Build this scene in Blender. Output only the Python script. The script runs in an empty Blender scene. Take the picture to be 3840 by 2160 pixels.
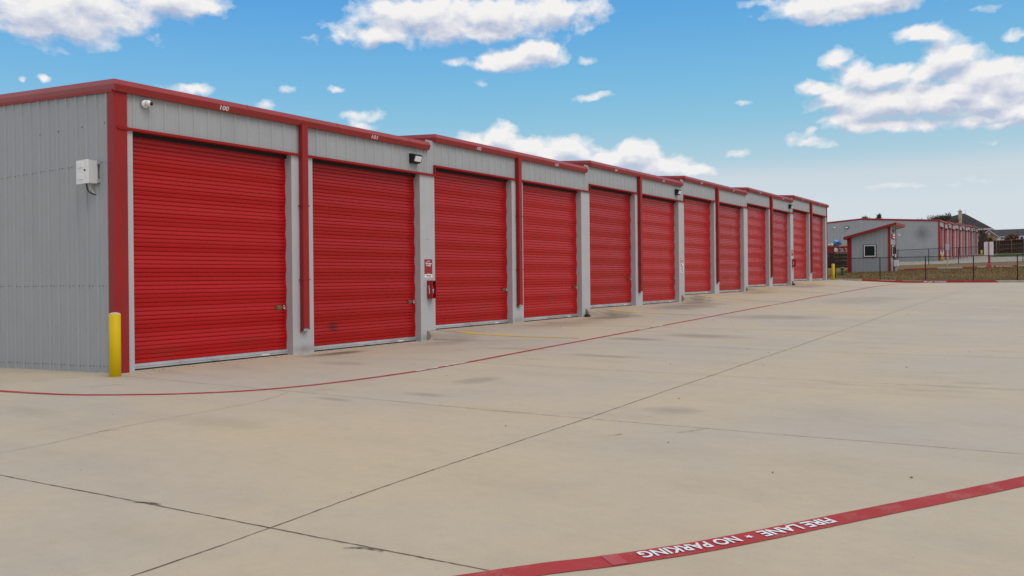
import bpy, bmesh, math, random
from mathutils import Matrix, Vector
random.seed(7)
scn = bpy.context.scene
col = scn.collection

# ------------------------------------------------------------------ camera
CX, CY, CH, TH, ROLL, FPX = -7.4308, -13.7835, 1.6094, .6032, .0098, 3054.0
FW = Vector((math.cos(TH), math.sin(TH), 0)); RT = Vector((math.sin(TH), -math.cos(TH), 0)); UP = Vector((0, 0, 1))
cam = bpy.data.cameras.new('camera'); camo = bpy.data.objects.new('camera', cam); col.objects.link(camo)
cr, sr = math.cos(ROLL), math.sin(ROLL)
R = cr*RT - sr*UP; U = sr*RT + cr*UP; B = -FW
camo.matrix_world = Matrix(((R.x, U.x, B.x, CX), (R.y, U.y, B.y, CY), (R.z, U.z, B.z, CH), (0, 0, 0, 1)))
cam.sensor_width = 36; cam.lens = 36*FPX/3840; cam.shift_y = -38.36/3840
cam.clip_end = 5000; cam.clip_start = .05
scn.camera = camo

# ------------------------------------------------------------------ terrain heights
DZ = [0, .246, .499, .779, .997, 1.243]
S0 = .32; L = 8.328
def interp(x, pts):
    if x <= pts[0][0]: return pts[0][1]
    for (a, b), (c, d) in zip(pts, pts[1:]):
        if x <= c: return b+(d-b)*(x-a)/(c-a)
    return pts[-1][1]
def ss(t):
    t = max(0., min(1., t)); return t*t*(3-2*t)
DP = [(-60,-.35),(-20,-.12),(-5,-.045),(0,0),(5,.065),(9.3,.15),(13,.235),(17.7,.335),(22,.435),(30,.61),(36,.71),(50,.95),(55.2,.985)]
def drive(X): return interp(X, DP)
def apron(X, Y):
    y = max(0., -Y); w = .035+.55*y; z = 0
    for k in range(1, 6):
        xs = S0+L*k+.06
        z += (DZ[k]-DZ[k-1])*ss((X-xs)/w+.25)
    if X > 51: z -= .02*(X-51)
    return z
def ground(X, Y):
    if Y >= 0 and X < S0: return drive(X)-.03*Y
    t = ss(-Y/4.6)
    a = apron(X, Y)
    if X < S0: a = drive(X)
    return a*(1-t)+drive(X)*t
FP = [(55.1,1.13),(56.6,1.12),(60,1.56),(64,1.79),(66.2,1.85),(68.0,1.87),(68.4,1.98),(84,2.5),(107.5,3.2),(140,4.1),(160,4.72),(178,5.45),(400,6.5)]
def field(X, Y):
    yy = max(-40., min(20., Y))
    return interp(X, FP)-.021*yy*ss((X-56)/10)*(1-ss((X-90)/20))

# ------------------------------------------------------------------ materials
def newmat(name):
    m = bpy.data.materials.new(name); m.use_nodes = True
    nt = m.node_tree; nt.nodes.clear()
    out = nt.nodes.new('ShaderNodeOutputMaterial'); p = nt.nodes.new('ShaderNodeBsdfPrincipled')
    nt.links.new(p.outputs[0], out.inputs[0])
    return m, nt, p
def N(nt, t, **k):
    n = nt.nodes.new('ShaderNode'+t)
    for a, b in k.items():
        if a.startswith('i_'):
            key = a[2:]; key = int(key) if key.isdigit() else key.replace('_', ' ')
            n.inputs[key].default_value = b
        else: setattr(n, a, b)
    return n
def mixc(nt, fac, a, b, mode='MIX'):
    n = nt.nodes.new('ShaderNodeMix'); n.data_type = 'RGBA'; n.blend_type = mode
    for i, v in ((0, fac), (6, a), (7, b)):
        if isinstance(v, (int, float)): n.inputs[i].default_value = v
        elif isinstance(v, tuple): n.inputs[i].default_value = v+(1,)
        else: nt.links.new(v, n.inputs[i])
    return n.outputs[2]
def noise(nt, vec, scale, detail=4, rough=.55, stretch=None):
    if stretch:
        mp = N(nt, 'Mapping'); mp.inputs['Scale'].default_value = stretch; nt.links.new(vec, mp.inputs[0]); vec = mp.outputs[0]
    n = N(nt, 'TexNoise', i_Scale=scale, i_Detail=detail, i_Roughness=rough); nt.links.new(vec, n.inputs['Vector'])
    return n.outputs['Fac']
def maprange(nt, v, a, b, c=0., d=1.):
    n = N(nt, 'MapRange', i_1=a, i_2=b, i_3=c, i_4=d); nt.links.new(v, n.inputs[0]); return n.outputs[0]
def geo(nt): return N(nt, 'NewGeometry').outputs['Position']
def bump(nt, p, h, strength, dist):
    b = N(nt, 'Bump', i_Strength=strength, i_Distance=dist); nt.links.new(h, b.inputs['Height']); nt.links.new(b.outputs[0], p.inputs['Normal'])

def paint(name, c, rough=.45, var=.12, grime=.0, bumpy=.0, metal=0., spec=.3, coat=0.):
    m, nt, p = newmat(name); pos = geo(nt)
    n1 = noise(nt, pos, 1.3, 5); n2 = noise(nt, pos, 60, 2)
    f = maprange(nt, n1, .3, .7, 1-var, 1+var*.6)
    c1 = N(nt, 'VectorMath', operation='SCALE'); c1.inputs[0].default_value = c; nt.links.new(f, c1.inputs['Scale'])
    cc = c1.outputs[0]
    if grime:
        s = noise(nt, pos, 3.0, 6, .65, (1, 1, .12))
        cc = mixc(nt, maprange(nt, s, .5, .8, 0, grime), cc, (.13, .115, .1))
    nt.links.new(cc, p.inputs['Base Color'])
    nt.links.new(maprange(nt, n1, .3, .7, rough-.05, rough+.08), p.inputs['Roughness'])
    p.inputs['Metallic'].default_value = metal; p.inputs['Specular IOR Level'].default_value = spec
    if coat: p.inputs['Coat Weight'].default_value = coat; p.inputs['Coat Roughness'].default_value = .25
    if bumpy: bump(nt, p, n2, bumpy, .004)
    return m
M = {}
M['red_trim'] = paint('red_trim', (.29, .014, .014), .5, .10, .10)
M['red_door'] = paint('red_door', (.42, .003, .003), .28, .04, .0, spec=.36)
M['red_fascia'] = paint('red_fascia', (.29, .016, .016), .36, .10, .10, spec=.55)
M['red_header'] = paint('red_header', (.30, .02, .018), .8, .1, spec=.12)
M['stained_step'] = paint('stained_step', (.22, .185, .135), .9, .5, .6, bumpy=.8)
M['grey_panel'] = paint('grey_panel', (.355, .368, .375), .5, .05, .12)
M['grey_stucco'] = paint('grey_stucco', (.44, .445, .452), .8, .05, .10, bumpy=.5, spec=.3)
M['galv'] = paint('galv', (.55, .57, .6), .4, .15, .35, metal=.6)
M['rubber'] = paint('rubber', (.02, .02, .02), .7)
M['black'] = paint('black', (.016, .016, .018), .45)
M['white'] = paint('white', (.78, .78, .77), .45, .05, .1)
M['lettering'] = paint('lettering', (.78, .76, .76), .6, .05)
M['box_grey'] = paint('box_grey', (.60, .62, .62), .45, .05, .1)
M['yellow'] = paint('yellow', (.68, .47, .004), .55, .1, .08, spec=.2)
M['cap'] = paint('cap', (.50, .47, .36), .8, .1)
M['brass'] = paint('brass', (.26, .20, .10), .4, .2, metal=.8)
M['steel'] = paint('steel', (.6, .6, .6), .3, .1, metal=.9)
M['blue'] = paint('blue', (.03, .08, .28), .6, .3)
M['light_blue'] = paint('light_blue', (.16, .36, .65), .6, .3)
M['maroon'] = paint('maroon', (.085, .022, .025), .5, .2, .3)
M['red_container'] = paint('red_container', (.35, .04, .03), .6, .2, .5)
M['wood'] = paint('wood', (.30, .21, .12), .85, .35, .2)
M['fence_wood'] = paint('fence_wood', (.055, .028, .019), .9, .4, .2)
M['rail_wood'] = paint('rail_wood', (.24, .14, .1), .85, .3)
M['green_barrel'] = paint('green_barrel', (.03, .15, .045), .5, .15)
M['orange'] = paint('orange', (.55, .28, .01), .7)
M['dark_frame'] = paint('dark_frame', (.10, .02, .02), .5)
M['sign_red'] = paint('sign_red', (.32, .018, .025), .5, .05)
M['stone'] = paint('stone', (.50, .42, .31), .9, .3, .1, bumpy=.5)
M['brick'] = paint('brick', (.42, .29, .2), .9, .35, .1)
M['extinguisher_blue'] = paint('label_blue', (.25, .45, .7), .5)
M['bark'] = paint('bark', (.09, .065, .045), .9, .3)

def vary(m, a, b):
    nt = m.node_tree; p = [n for n in nt.nodes if n.type == 'BSDF_PRINCIPLED'][0]; src = p.inputs['Base Color'].links[0].from_socket
    oi = N(nt, 'ObjectInfo'); s = N(nt, 'VectorMath', operation='SCALE'); nt.links.new(src, s.inputs[0]); nt.links.new(maprange(nt, oi.outputs['Random'], 0, 1, a, b), s.inputs['Scale']); nt.links.new(s.outputs[0], p.inputs['Base Color'])
vary(M['red_door'], .90, 1.08)
def add_smudge(m, spots):
    nt = m.node_tree; p = [n for n in nt.nodes if n.type == 'BSDF_PRINCIPLED'][0]; src = p.inputs['Base Color'].links[0].from_socket; pos = geo(nt); nz = noise(nt, pos, 6, 4)
    for c, r, colr, st in spots:
        mp = N(nt, 'VectorMath', operation='MULTIPLY_ADD'); nt.links.new(pos, mp.inputs[0]); mp.inputs[1].default_value = tuple(1/q for q in r); mp.inputs[2].default_value = tuple(-a/q for a, q in zip(c, r))
        ln = N(nt, 'VectorMath', operation='LENGTH'); nt.links.new(mp.outputs[0], ln.inputs[0]); ad = N(nt, 'Math', operation='ADD'); nt.links.new(ln.outputs['Value'], ad.inputs[0]); nt.links.new(nz, ad.inputs[1])
        src = mixc(nt, maprange(nt, ad.outputs[0], 1.4, .5, 0, st), src, colr)
    nt.links.new(src, p.inputs['Base Color'])
add_smudge(M['red_door'], [((5.62, .2, .52), (.22, 1, .2), (.03, .008, .008), .75), ((3.3, .2, .35), (.5, 1, .16), (.16, .02, .015), .3), ((11.4, .2, .8), (.6, 1, .15), (.2, .03, .025), .3), ((1.4, .2, .3), (.6, 1, .2), (.2, .04, .03), .3), ((15.2, .2, 1.0), (.5, 1, .3), (.2, .03, .02), .35)])
add_smudge(M['grey_stucco'], [((8.72, 0, 2.62), (.09, 1, .012), (.04, .04, .04), .8), ((4.6, 0, .1), (.5, 1, .16), (.2, .17, .13), .6), ((8.75, 0, .08), (.5, 1, .16), (.18, .15, .11), .6), ((12.9, 0, .33), (.5, 1, .16), (.2, .17, .13), .6)])
def glassmat(name, c, rough=.08):
    m, nt, p = newmat(name); p.inputs['Base Color'].default_value = c+(1,); p.inputs['Roughness'].default_value = rough
    p.inputs['Specular IOR Level'].default_value = .6
    return m
M['glass_dark'] = glassmat('window_glass', (.008, .012, .011))
M['lens'] = glassmat('lamp_glass', (.78, .80, .84), .2)

def shingle():
    m, nt, p = newmat('shingles'); pos = geo(nt)
    n = noise(nt, pos, .9, 6, .7); n2 = noise(nt, pos, 9, 3)
    c = mixc(nt, maprange(nt, n, .35, .65), (.028, .030, .040), (.075, .06, .055))
    c = mixc(nt, maprange(nt, n2, .4, .7, 0, .5), c, (.02, .02, .024)); nt.links.new(c, p.inputs['Base Color'])
    p.inputs['Roughness'].default_value = .9
    return m
M['shingle'] = shingle()

def leafmat(name, c1, c2):
    m, nt, p = newmat(name); pos = geo(nt)
    oi = N(nt, 'NewGeometry'); n = noise(nt, pos, 2.2, 4)
    a = mixc(nt, maprange(nt, n, .3, .7), c1, c2)
    r = mixc(nt, maprange(nt, oi.outputs['Random Per Island'], 0, 1, 0, .5), a, (c1[0]*.5, c1[1]*.5, c1[2]*.5))
    nt.links.new(r, p.inputs['Base Color']); p.inputs['Roughness'].default_value = .7
    return m
M['leaf_dark'] = leafmat('leaf_dark', (.035, .05, .02), (.10, .09, .04))
M['leaf_brown'] = leafmat('leaf_brown', (.15, .06, .025), (.22, .10, .04))
M['leaf_olive'] = leafmat('leaf_olive', (.11, .09, .03), (.2, .15, .05))
M['leaf_bare'] = leafmat('leaf_bare', (.12, .08, .06), (.2, .14, .1))

def grassmat(name, a, b, c, s=1.):
    m, nt, p = newmat(name); pos = geo(nt)
    n1 = noise(nt, pos, .35*s, 6, .65, (1.6, .5, 1)); n2 = noise(nt, pos, 6*s, 5, .7); n3 = noise(nt, pos, 1.4*s, 4, .6, (2.5, .6, 1))
    x = mixc(nt, maprange(nt, n1, .35, .65), a, b); x = mixc(nt, maprange(nt, n3, .45, .7, 0, .75), x, c)
    x = mixc(nt, maprange(nt, n2, .4, .75, 0, .38), x, (a[0]*.5, a[1]*.45, a[2]*.4))
    nt.links.new(x, p.inputs['Base Color']); p.inputs['Roughness'].default_value = .95; p.inputs['Specular IOR Level'].default_value = .1
    bump(nt, p, n2, .8, .05)
    return m
M['grass'] = grassmat('dormant_grass', (.21, .135, .055), (.25, .175, .08), (.15, .115, .04))
M['green_grass'] = grassmat('green_grass', (.07, .10, .03), (.10, .12, .045), (.12, .12, .05))

def concrete(name, base, warm, cool, detail=True):
    m, nt, p = newmat(name); pos = geo(nt)
    big = noise(nt, pos, .16, 5, .6); mid = noise(nt, pos, .75, 6, .66, (1.2, .6, 1)); fine = noise(nt, pos, 38, 4, .7); grain = noise(nt, pos, 160, 2, .6)
    sweep = noise(nt, pos, 1.0, 5, .6, (1.5, .55, 1))
    c = mixc(nt, maprange(nt, big, .38, .62), warm, cool)
    c = mixc(nt, maprange(nt, mid, .40, .75, 0, .55), c, base)
    c = mixc(nt, maprange(nt, sweep, .48, .72, 0, .26), c, (base[0]*.72, base[1]*.72, base[2]*.76))
    # faint dark rubber and damp smudges, stretched along the drive
    sm = noise(nt, pos, .9, 7, .72, (1.5, .6, 1)); sm2 = noise(nt, pos, .22, 3, .5)
    mask = N(nt, 'Math', operation='MULTIPLY'); nt.links.new(maprange(nt, sm, .56, .70), mask.inputs[0]); nt.links.new(maprange(nt, sm2, .47, .62), mask.inputs[1])
    mk = N(nt, 'Math', operation='MULTIPLY', i_1=.40); nt.links.new(mask.outputs[0], mk.inputs[0])
    c = mixc(nt, mk.outputs[0], c, (base[0]*.42, base[1]*.42, base[2]*.45))
    # light dusty spots
    c = mixc(nt, maprange(nt, fine, .55, .8, 0, .34), c, (base[0]*.58, base[1]*.56, base[2]*.53))
    c = mixc(nt, maprange(nt, noise(nt, pos, 7, 5, .7, (1, .8, 1)), .42, .72, 0, .16), c, (base[0]*.68, base[1]*.66, base[2]*.64))
    c = mixc(nt, maprange(nt, grain, .55, .8, 0, .25), c, (base[0]*1.25, base[1]*1.25, base[2]*1.25))
    vs = N(nt, 'TexVoronoi', i_Scale=2.6); nt.links.new(pos, vs.inputs['Vector'])
    pit = N(nt, 'Math', operation='MULTIPLY'); nt.links.new(maprange(nt, vs.outputs['Distance'], .035, .015), pit.inputs[0]); nt.links.new(maprange(nt, noise(nt, pos, .8, 2), .5, .6), pit.inputs[1])
    c = mixc(nt, maprange(nt, pit.outputs[0], 0, 1, 0, .35), c, (.14, .12, .10))
    if detail:
        # stains with a shape of their own: (x, y, rx, ry, strength)
        for sx, sy, rx, ry, st, sc in ((5.05,-.62,.95,.34,.85,(.15,.095,.045)),(4.5,-.5,.5,.35,.4,(.2,.14,.08)),(8.4,-1.0,1.5,.7,.35,(.19,.16,.14)),(13.2,-1.4,2.6,1.0,.4,(.2,.165,.13)),
                       (16.6,-1.1,1.2,.8,.6,(.11,.09,.075)),(21.5,-1.8,3.0,1.0,.5,(.15,.12,.09)),(24.6,-.9,1.4,.7,.65,(.10,.08,.065)),(32.5,-1.0,2.0,.8,.5,(.14,.115,.09)),(40,-1.2,3,.9,.5,(.15,.12,.1)),
                       (6.4,-6.2,.22,.8,.35,(.13,.12,.11)),(11.0,-6.6,.5,1.1,.42,(.12,.11,.10)),(9.8,-5.4,.4,.9,.42,(.11,.10,.09)),(17.5,-6.2,1.2,1.6,.36,(.13,.12,.11)),(1.1,-6.5,.16,.5,.35,(.13,.115,.1)),(.2,-5.6,.12,.4,.35,(.13,.115,.1)),
                       (-2.4,-3.0,.3,.8,.2,(.22,.19,.15)),(3.4,-2.4,.3,.8,.3,(.16,.14,.12)),(28,-6.8,3,1.8,.3,(.15,.14,.13)),(1.6,-9.9,.35,.3,.3,(.2,.18,.15)),(2.6,-6.2,.5,.25,.3,(.15,.13,.11)),(-1.6,-5.6,.3,.9,.14,(.24,.2,.16)),(6.9,-4.0,.25,.9,.3,(.15,.13,.12))):
            mp = N(nt, 'VectorMath', operation='MULTIPLY_ADD'); nt.links.new(pos, mp.inputs[0])
            mp.inputs[1].default_value = (1/rx, 1/ry, 0); mp.inputs[2].default_value = (-sx/rx, -sy/ry, 0)
            ln = N(nt, 'VectorMath', operation='LENGTH'); nt.links.new(mp.outputs[0], ln.inputs[0])
            ad = N(nt, 'Math', operation='MULTIPLY_ADD', i_1=2.2, i_2=-1.1); nt.links.new(sm, ad.inputs[0])
            sb = N(nt, 'Math', operation='SUBTRACT'); nt.links.new(ln.outputs['Value'], sb.inputs[0]); nt.links.new(ad.outputs[0], sb.inputs[1])
            c = mixc(nt, maprange(nt, sb.outputs[0], 1.1, .35, 0, st), c, sc)
    nt.links.new(c, p.inputs['Base Color'])
    nt.links.new(maprange(nt, mid, .3, .7, .62, .8), p.inputs['Roughness']); p.inputs['Specular IOR Level'].default_value = .35
    hh = N(nt, 'Math', operation='ADD'); nt.links.new(fine, hh.inputs[0]); nt.links.new(grain, hh.inputs[1])
    bump(nt, p, hh.outputs[0], .22, .004)
    return m
M['concrete'] = concrete('concrete', (.472, .395, .284), (.532, .436, .291), (.448, .402, .334))
M['concrete_far'] = concrete('concrete_far', (.40, .36, .30), (.42, .37, .30), (.38, .35, .30), False)
M['kerb'] = paint('kerb_concrete', (.44, .40, .34), .85, .2, .3)
M['crack'] = paint('crack', (.15, .12, .09), .95, .5)

def linepaint(name, c, wear=.3, lo=.56):
    m, nt, p = newmat(name); pos = geo(nt)
    n = noise(nt, pos, 3.2, 6, .7); f = noise(nt, pos, 55, 3, .7)
    s = N(nt, 'Math', operation='MULTIPLY_ADD', i_1=.5); nt.links.new(f, s.inputs[0]); nt.links.new(n, s.inputs[2])
    x = mixc(nt, maprange(nt, noise(nt, pos, 1.1, 3), .35, .65), c, (c[0]*1.08, c[1]*1.25, c[2]*1.25))
    x = mixc(nt, maprange(nt, s.outputs[0], lo+.2, lo+.4, 0, wear), x, (.40, .35, .28))
    nt.links.new(x, p.inputs['Base Color']); p.inputs['Roughness'].default_value = .7; p.inputs['Specular IOR Level'].default_value = .15
    return m
M['red_line'] = linepaint('red_line', (.37, .038, .038), .3)
M['yellow_line'] = linepaint('yellow_line', (.62, .38, .03), .85, .50)
M['white_line'] = linepaint('white_line', (.72, .68, .70), .35)
M['white_worn'] = linepaint('white_worn', (.70, .62, .60), .7, .48)

def chainlink():
    m, nt, p = newmat('chain_link'); p.inputs['Base Color'].default_value = (.02, .02, .02, 1); p.inputs['Roughness'].default_value = .5
    pos = geo(nt); sp = N(nt, 'SeparateXYZ'); nt.links.new(pos, sp.inputs[0])
    def wave(a, sgn):
        s = N(nt, 'Math', operation='MULTIPLY_ADD', i_1=sgn); nt.links.new(sp.outputs[2], s.inputs[0]); nt.links.new(sp.outputs[1], s.inputs[2])
        q = N(nt, 'Math', operation='PINGPONG', i_1=.035); nt.links.new(s.outputs[0], q.inputs[0])
        l = N(nt, 'Math', operation='LESS_THAN', i_1=.0030); nt.links.new(q.outputs[0], l.inputs[0]); return l.outputs[0]
    mx = N(nt, 'Math', operation='MAXIMUM'); nt.links.new(wave(0, 1.), mx.inputs[0]); nt.links.new(wave(0, -1.), mx.inputs[1])
    nt.links.new(mx.outputs[0], p.inputs['Alpha'])
    return m
M['chain'] = chainlink()

def gable_mat():
    # pale wall sheeting with one soft round darker patch high on the gable
    m = M['grey_panel'].copy(); m.name = 'grey_panel_dark_patch'; nt = m.node_tree
    p = [n for n in nt.nodes if n.type == 'BSDF_PRINCIPLED'][0]; src = p.inputs['Base Color'].links[0].from_socket; pos = geo(nt)
    mp = N(nt, 'VectorMath', operation='MULTIPLY_ADD'); nt.links.new(pos, mp.inputs[0]); mp.inputs[1].default_value = (0, 1/.95, 1/1.1); mp.inputs[2].default_value = (0, -1.95/.95, -6.75/1.1)
    ln = N(nt, 'VectorMath', operation='LENGTH'); nt.links.new(mp.outputs[0], ln.inputs[0])
    ad = N(nt, 'Math', operation='MULTIPLY_ADD', i_1=.8); nt.links.new(noise(nt, pos, 1.5, 4), ad.inputs[0]); nt.links.new(ln.outputs['Value'], ad.inputs[2])
    nt.links.new(mixc(nt, maprange(nt, ad.outputs[0], 1.5, .5, 0, .6), src, (.11, .11, .11)), p.inputs['Base Color'])
    return m
M['grey_dark_patch'] = gable_mat()

# ------------------------------------------------------------------ mesh builder
class MB:
    def __init__(s): s.v = []; s.f = []; s.m = []
    def face(s, pts, mi=0):
        b = len(s.v); s.v += [tuple(p) for p in pts]; s.f.append(tuple(range(b, b+len(pts)))); s.m.append(mi)
    def box(s, x0, x1, y0, y1, z0, z1, mi=0, bev=0):
        if x1 < x0: x0, x1 = x1, x0
        if y1 < y0: y0, y1 = y1, y0
        b = bev
        if not b:
            P = [(x, y, z) for z in (z0, z1) for y in (y0, y1) for x in (x0, x1)]
            for q in ((0,2,3,1),(4,5,7,6),(0,1,5,4),(2,6,7,3),(0,4,6,2),(1,3,7,5)): s.face([P[i] for i in q], mi)
            return
        # vertical-edge chamfered box
        ring = [(x0+b,y0),(x1-b,y0),(x1,y0+b),(x1,y1-b),(x1-b,y1),(x0+b,y1),(x0,y1-b),(x0,y0+b)]
        s.prism(ring, z0, z1, mi)
    def prism(s, ring, z0, z1, mi=0):
        n = len(ring); b = len(s.v)
        s.v += [(x, y, z0) for x, y in ring]+[(x, y, z1) for x, y in ring]
        for i in range(n):
            j = (i+1) % n; s.f.append((b+i, b+j, b+n+j, b+n+i)); s.m.append(mi)
        s.f.append(tuple(b+n+i for i in range(n))); s.m.append(mi)
        s.f.append(tuple(b+i for i in reversed(range(n)))); s.m.append(mi)
    def loft(s, rings, closed=True, mi=0, caps=True):
        n = len(rings[0]); b = len(s.v)
        for r in rings: s.v += [tuple(p) for p in r]
        for k in range(len(rings)-1):
            for i in range(n if closed else n-1):
                j = (i+1) % n; s.f.append((b+k*n+i, b+k*n+j, b+(k+1)*n+j, b+(k+1)*n+i)); s.m.append(mi)
        if caps and closed:
            s.f.append(tuple(b+i for i in reversed(range(n)))); s.m.append(mi)
            s.f.append(tuple(b+(len(rings)-1)*n+i for i in range(n))); s.m.append(mi)
    def tube(s, pts, r, n=8, mi=0):
        rings = []
        for k, p in enumerate(pts):
            p = Vector(p); a = Vector(pts[max(0, k-1)]); c = Vector(pts[min(len(pts)-1, k+1)]); d = (c-a).normalized()
            e = d.cross(Vector((0, 0, 1)));
            if e.length < .05: e = d.cross(Vector((1, 0, 0)))
            e.normalize(); g = d.cross(e); rr = r[k] if isinstance(r, (list, tuple)) else r
            rings.append([p+rr*(math.cos(t)*e+math.sin(t)*g) for t in [2*math.pi*i/n for i in range(n)]])
        s.loft(rings, True, mi)
    def lathe(s, c, prof, n=20, mi=0):
        s.loft([[(c[0]+r*math.cos(2*math.pi*i/n), c[1]+r*math.sin(2*math.pi*i/n), c[2]+z) for i in range(n)] for r, z in prof], True, mi)
    def build(s, name, mats, parent=None, smooth=False, world=True):
        if not isinstance(mats, (list, tuple)): mats = [mats]
        me = bpy.data.meshes.new(name); off = Vector((0, 0, 0))
        if parent is not None and world:
            q = parent
            while q is not None: off += q.location; q = q.parent
        me.from_pydata([(x-off.x, y-off.y, z-off.z) for x, y, z in s.v], [], s.f)
        for m in mats: me.materials.append(M[m] if isinstance(m, str) else m)
        me.polygons.foreach_set('material_index', s.m)
        if smooth: me.polygons.foreach_set('use_smooth', [True]*len(me.polygons))
        me.update()
        bm = bmesh.new(); bm.from_mesh(me); bmesh.ops.recalc_face_normals(bm, faces=bm.faces); bm.to_mesh(me); bm.free()
        o = bpy.data.objects.new(name, me); col.objects.link(o)
        if parent is not None: o.parent = parent
        return o
def tag(o, label=None, cat=None, group=None, kind=None):
    if label: o['label'] = label
    if cat: o['category'] = cat
    if group: o['group'] = group
    if kind: o['kind'] = kind
    return o
def empty(name, loc, label, cat, group=None):
    o = bpy.data.objects.new(name, None); o.location = loc; o.empty_display_size = .3; col.objects.link(o); return tag(o, label, cat, group)
def kids(o): return [c for c in col.objects if c.parent == o]
def copy_tree(o, parent=None, memo=None):
    memo = memo or {}
    chmap = {}
    for q in col.objects:
        if q.parent: chmap.setdefault(q.parent.name, []).append(q)
    def rec(a, par):
        c = a.copy(); col.objects.link(c); c.parent = par
        for ch in chmap.get(a.name, []): rec(ch, c)
        return c
    return rec(o, parent)

def text_mesh(body, size, offset=0., extrude=0.):
    cu = bpy.data.curves.new('txt', 'FONT'); cu.body = body; cu.size = size; cu.offset = offset; cu.extrude = extrude; cu.resolution_u = 3
    to = bpy.data.objects.new('txt', cu); col.objects.link(to)
    bpy.context.view_layer.update()
    me = bpy.data.meshes.new_from_object(to.evaluated_get(bpy.context.evaluated_depsgraph_get()))
    vs = [tuple(v.co) for v in me.vertices]; fs = [tuple(p.vertices) for p in me.polygons]
    bpy.data.objects.remove(to); bpy.data.curves.remove(cu); bpy.data.meshes.remove(me)
    return vs, fs
def place_text(mb, body, size, fn, offset=0., width=None, align='L', mi=0, cuts=None):
    vs, fs = text_mesh(body, size, offset)
    x0 = min(v[0] for v in vs); x1 = max(v[0] for v in vs)
    k = (width/(x1-x0)) if width else 1.
    sh = -x0 if align == 'L' else -(x0+x1)/2
    b = len(mb.v); mb.v += [tuple(fn((v[0]+sh)*k, v[1])) for v in vs]
    mb.f += [tuple(b+i for i in f) for f in fs]; mb.m += [mi]*len(fs)

# ribbed wall sheet: axis parameter a, panel runs a0..a1; P(a, out, z) gives the point
def ribbed(mb, a0, a1, P, zb, zt, pitch=.305, rib=.03, phase=0., mi=0, minor=True):
    st = []; n0 = math.floor((a0-phase)/pitch)-1; n1 = math.ceil((a1-phase)/pitch)+1
    for n in range(n0, n1+1):
        c = phase+n*pitch
        st += [(c-.036, 0), (c-.018, rib), (c+.018, rib), (c+.036, 0)]
        if minor:
            for q in (pitch/3, 2*pitch/3): st += [(c+q-.016, 0), (c+q-.006, .005), (c+q+.006, .005), (c+q+.016, 0)]
    st.sort()
    def f(a):
        for (x, y), (x2, y2) in zip(st, st[1:]):
            if x <= a <= x2: return y+(y2-y)*(a-x)/max(1e-9, x2-x)
        return 0
    aa = [a0]+[x for x, _ in st if a0 < x < a1]+[a1]
    b = len(mb.v); k = len(aa)
    for a in aa:
        o = f(a); mb.v += [P(a, o, zb(a)), P(a, o, zt(a))]
    for i in range(k-1): mb.f.append((b+2*i, b+2*i+2, b+2*i+3, b+2*i+1)); mb.m.append(mi)

# ================================================================== SETTING
# --- concrete lot: one sheet following the stepped aprons and the sloping drive
xs = set([-400, -150, -60, -30, -20, -15, -12, -10, -8]); x = -7.
while x < 55: xs.add(round(x, 3)); x += .5
for k in range(1, 6):
    c = S0+L*k+.06
    for i in range(-12, 13): xs.add(round(c+i*.035, 3))
    for i in range(-22, 23): xs.add(round(c+i*.14, 3))
xs.add(S0); xs.add(S0-.02); xs.add(55.0); xs.add(51.0)
xs = sorted(q for q in xs if q <= 55.0)
ys = [.5, .28, .1, 0, -.03, -.07, -.12, -.2, -.3, -.42, -.56, -.72, -.9, -1.1, -1.35, -1.6, -1.9, -2.2, -2.5, -2.8, -3.1, -3.4, -3.7, -4., -4.3, -4.6, -5, -6, -7, -8, -9, -10, -11, -12, -13, -14, -16, -20, -30, -60, -150, -400]
mb = MB()
mb.v = [(x, y, ground(x, y)) for x in xs for y in ys]; ny = len(ys)
for i in range(len(xs)-1):
    for j in range(ny-1):
        mb.f.append((i*ny+j, i*ny+j+1, (i+1)*ny+j+1, (i+1)*ny+j)); mb.m.append(0)
lot = mb.build('concrete_yard', 'concrete', smooth=True); tag(lot, 'pale beige stained concrete driveway in front of the storage bays', kind='structure')
mb = MB()   # yard behind the left end wall and past the far end of the row
def sheet(mb, X, Y, fn, dz=0.):
    b = len(mb.v); n = len(Y); mb.v += [(x, y, fn(x, y)+dz) for x in X for y in Y]
    for i in range(len(X)-1):
        for j in range(n-1): mb.f.append((b+i*n+j, b+i*n+j+1, b+(i+1)*n+j+1, b+(i+1)*n+j)); mb.m.append(0)
sheet(mb, [-400, -150, -60, -30, -20, -12, -8, -5, -3, -1, S0-.02], [.5, 3, 6, 10, 20, 40, 100, 400], ground)
sheet(mb, [S0-.02, .9], [.5, 3, 6, 10, 18], lambda x, y: drive(S0)-.03*y)
sheet(mb, [50.2, 51, 52, 53, 54, 55], [.5, 3, 6, 10, 20, 60, 400], lambda x, y: apron(x, 0))
tag(mb.build('concrete_yard', 'concrete', smooth=True), 'beige concrete beyond the ends of the storage row', kind='structure')
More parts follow.
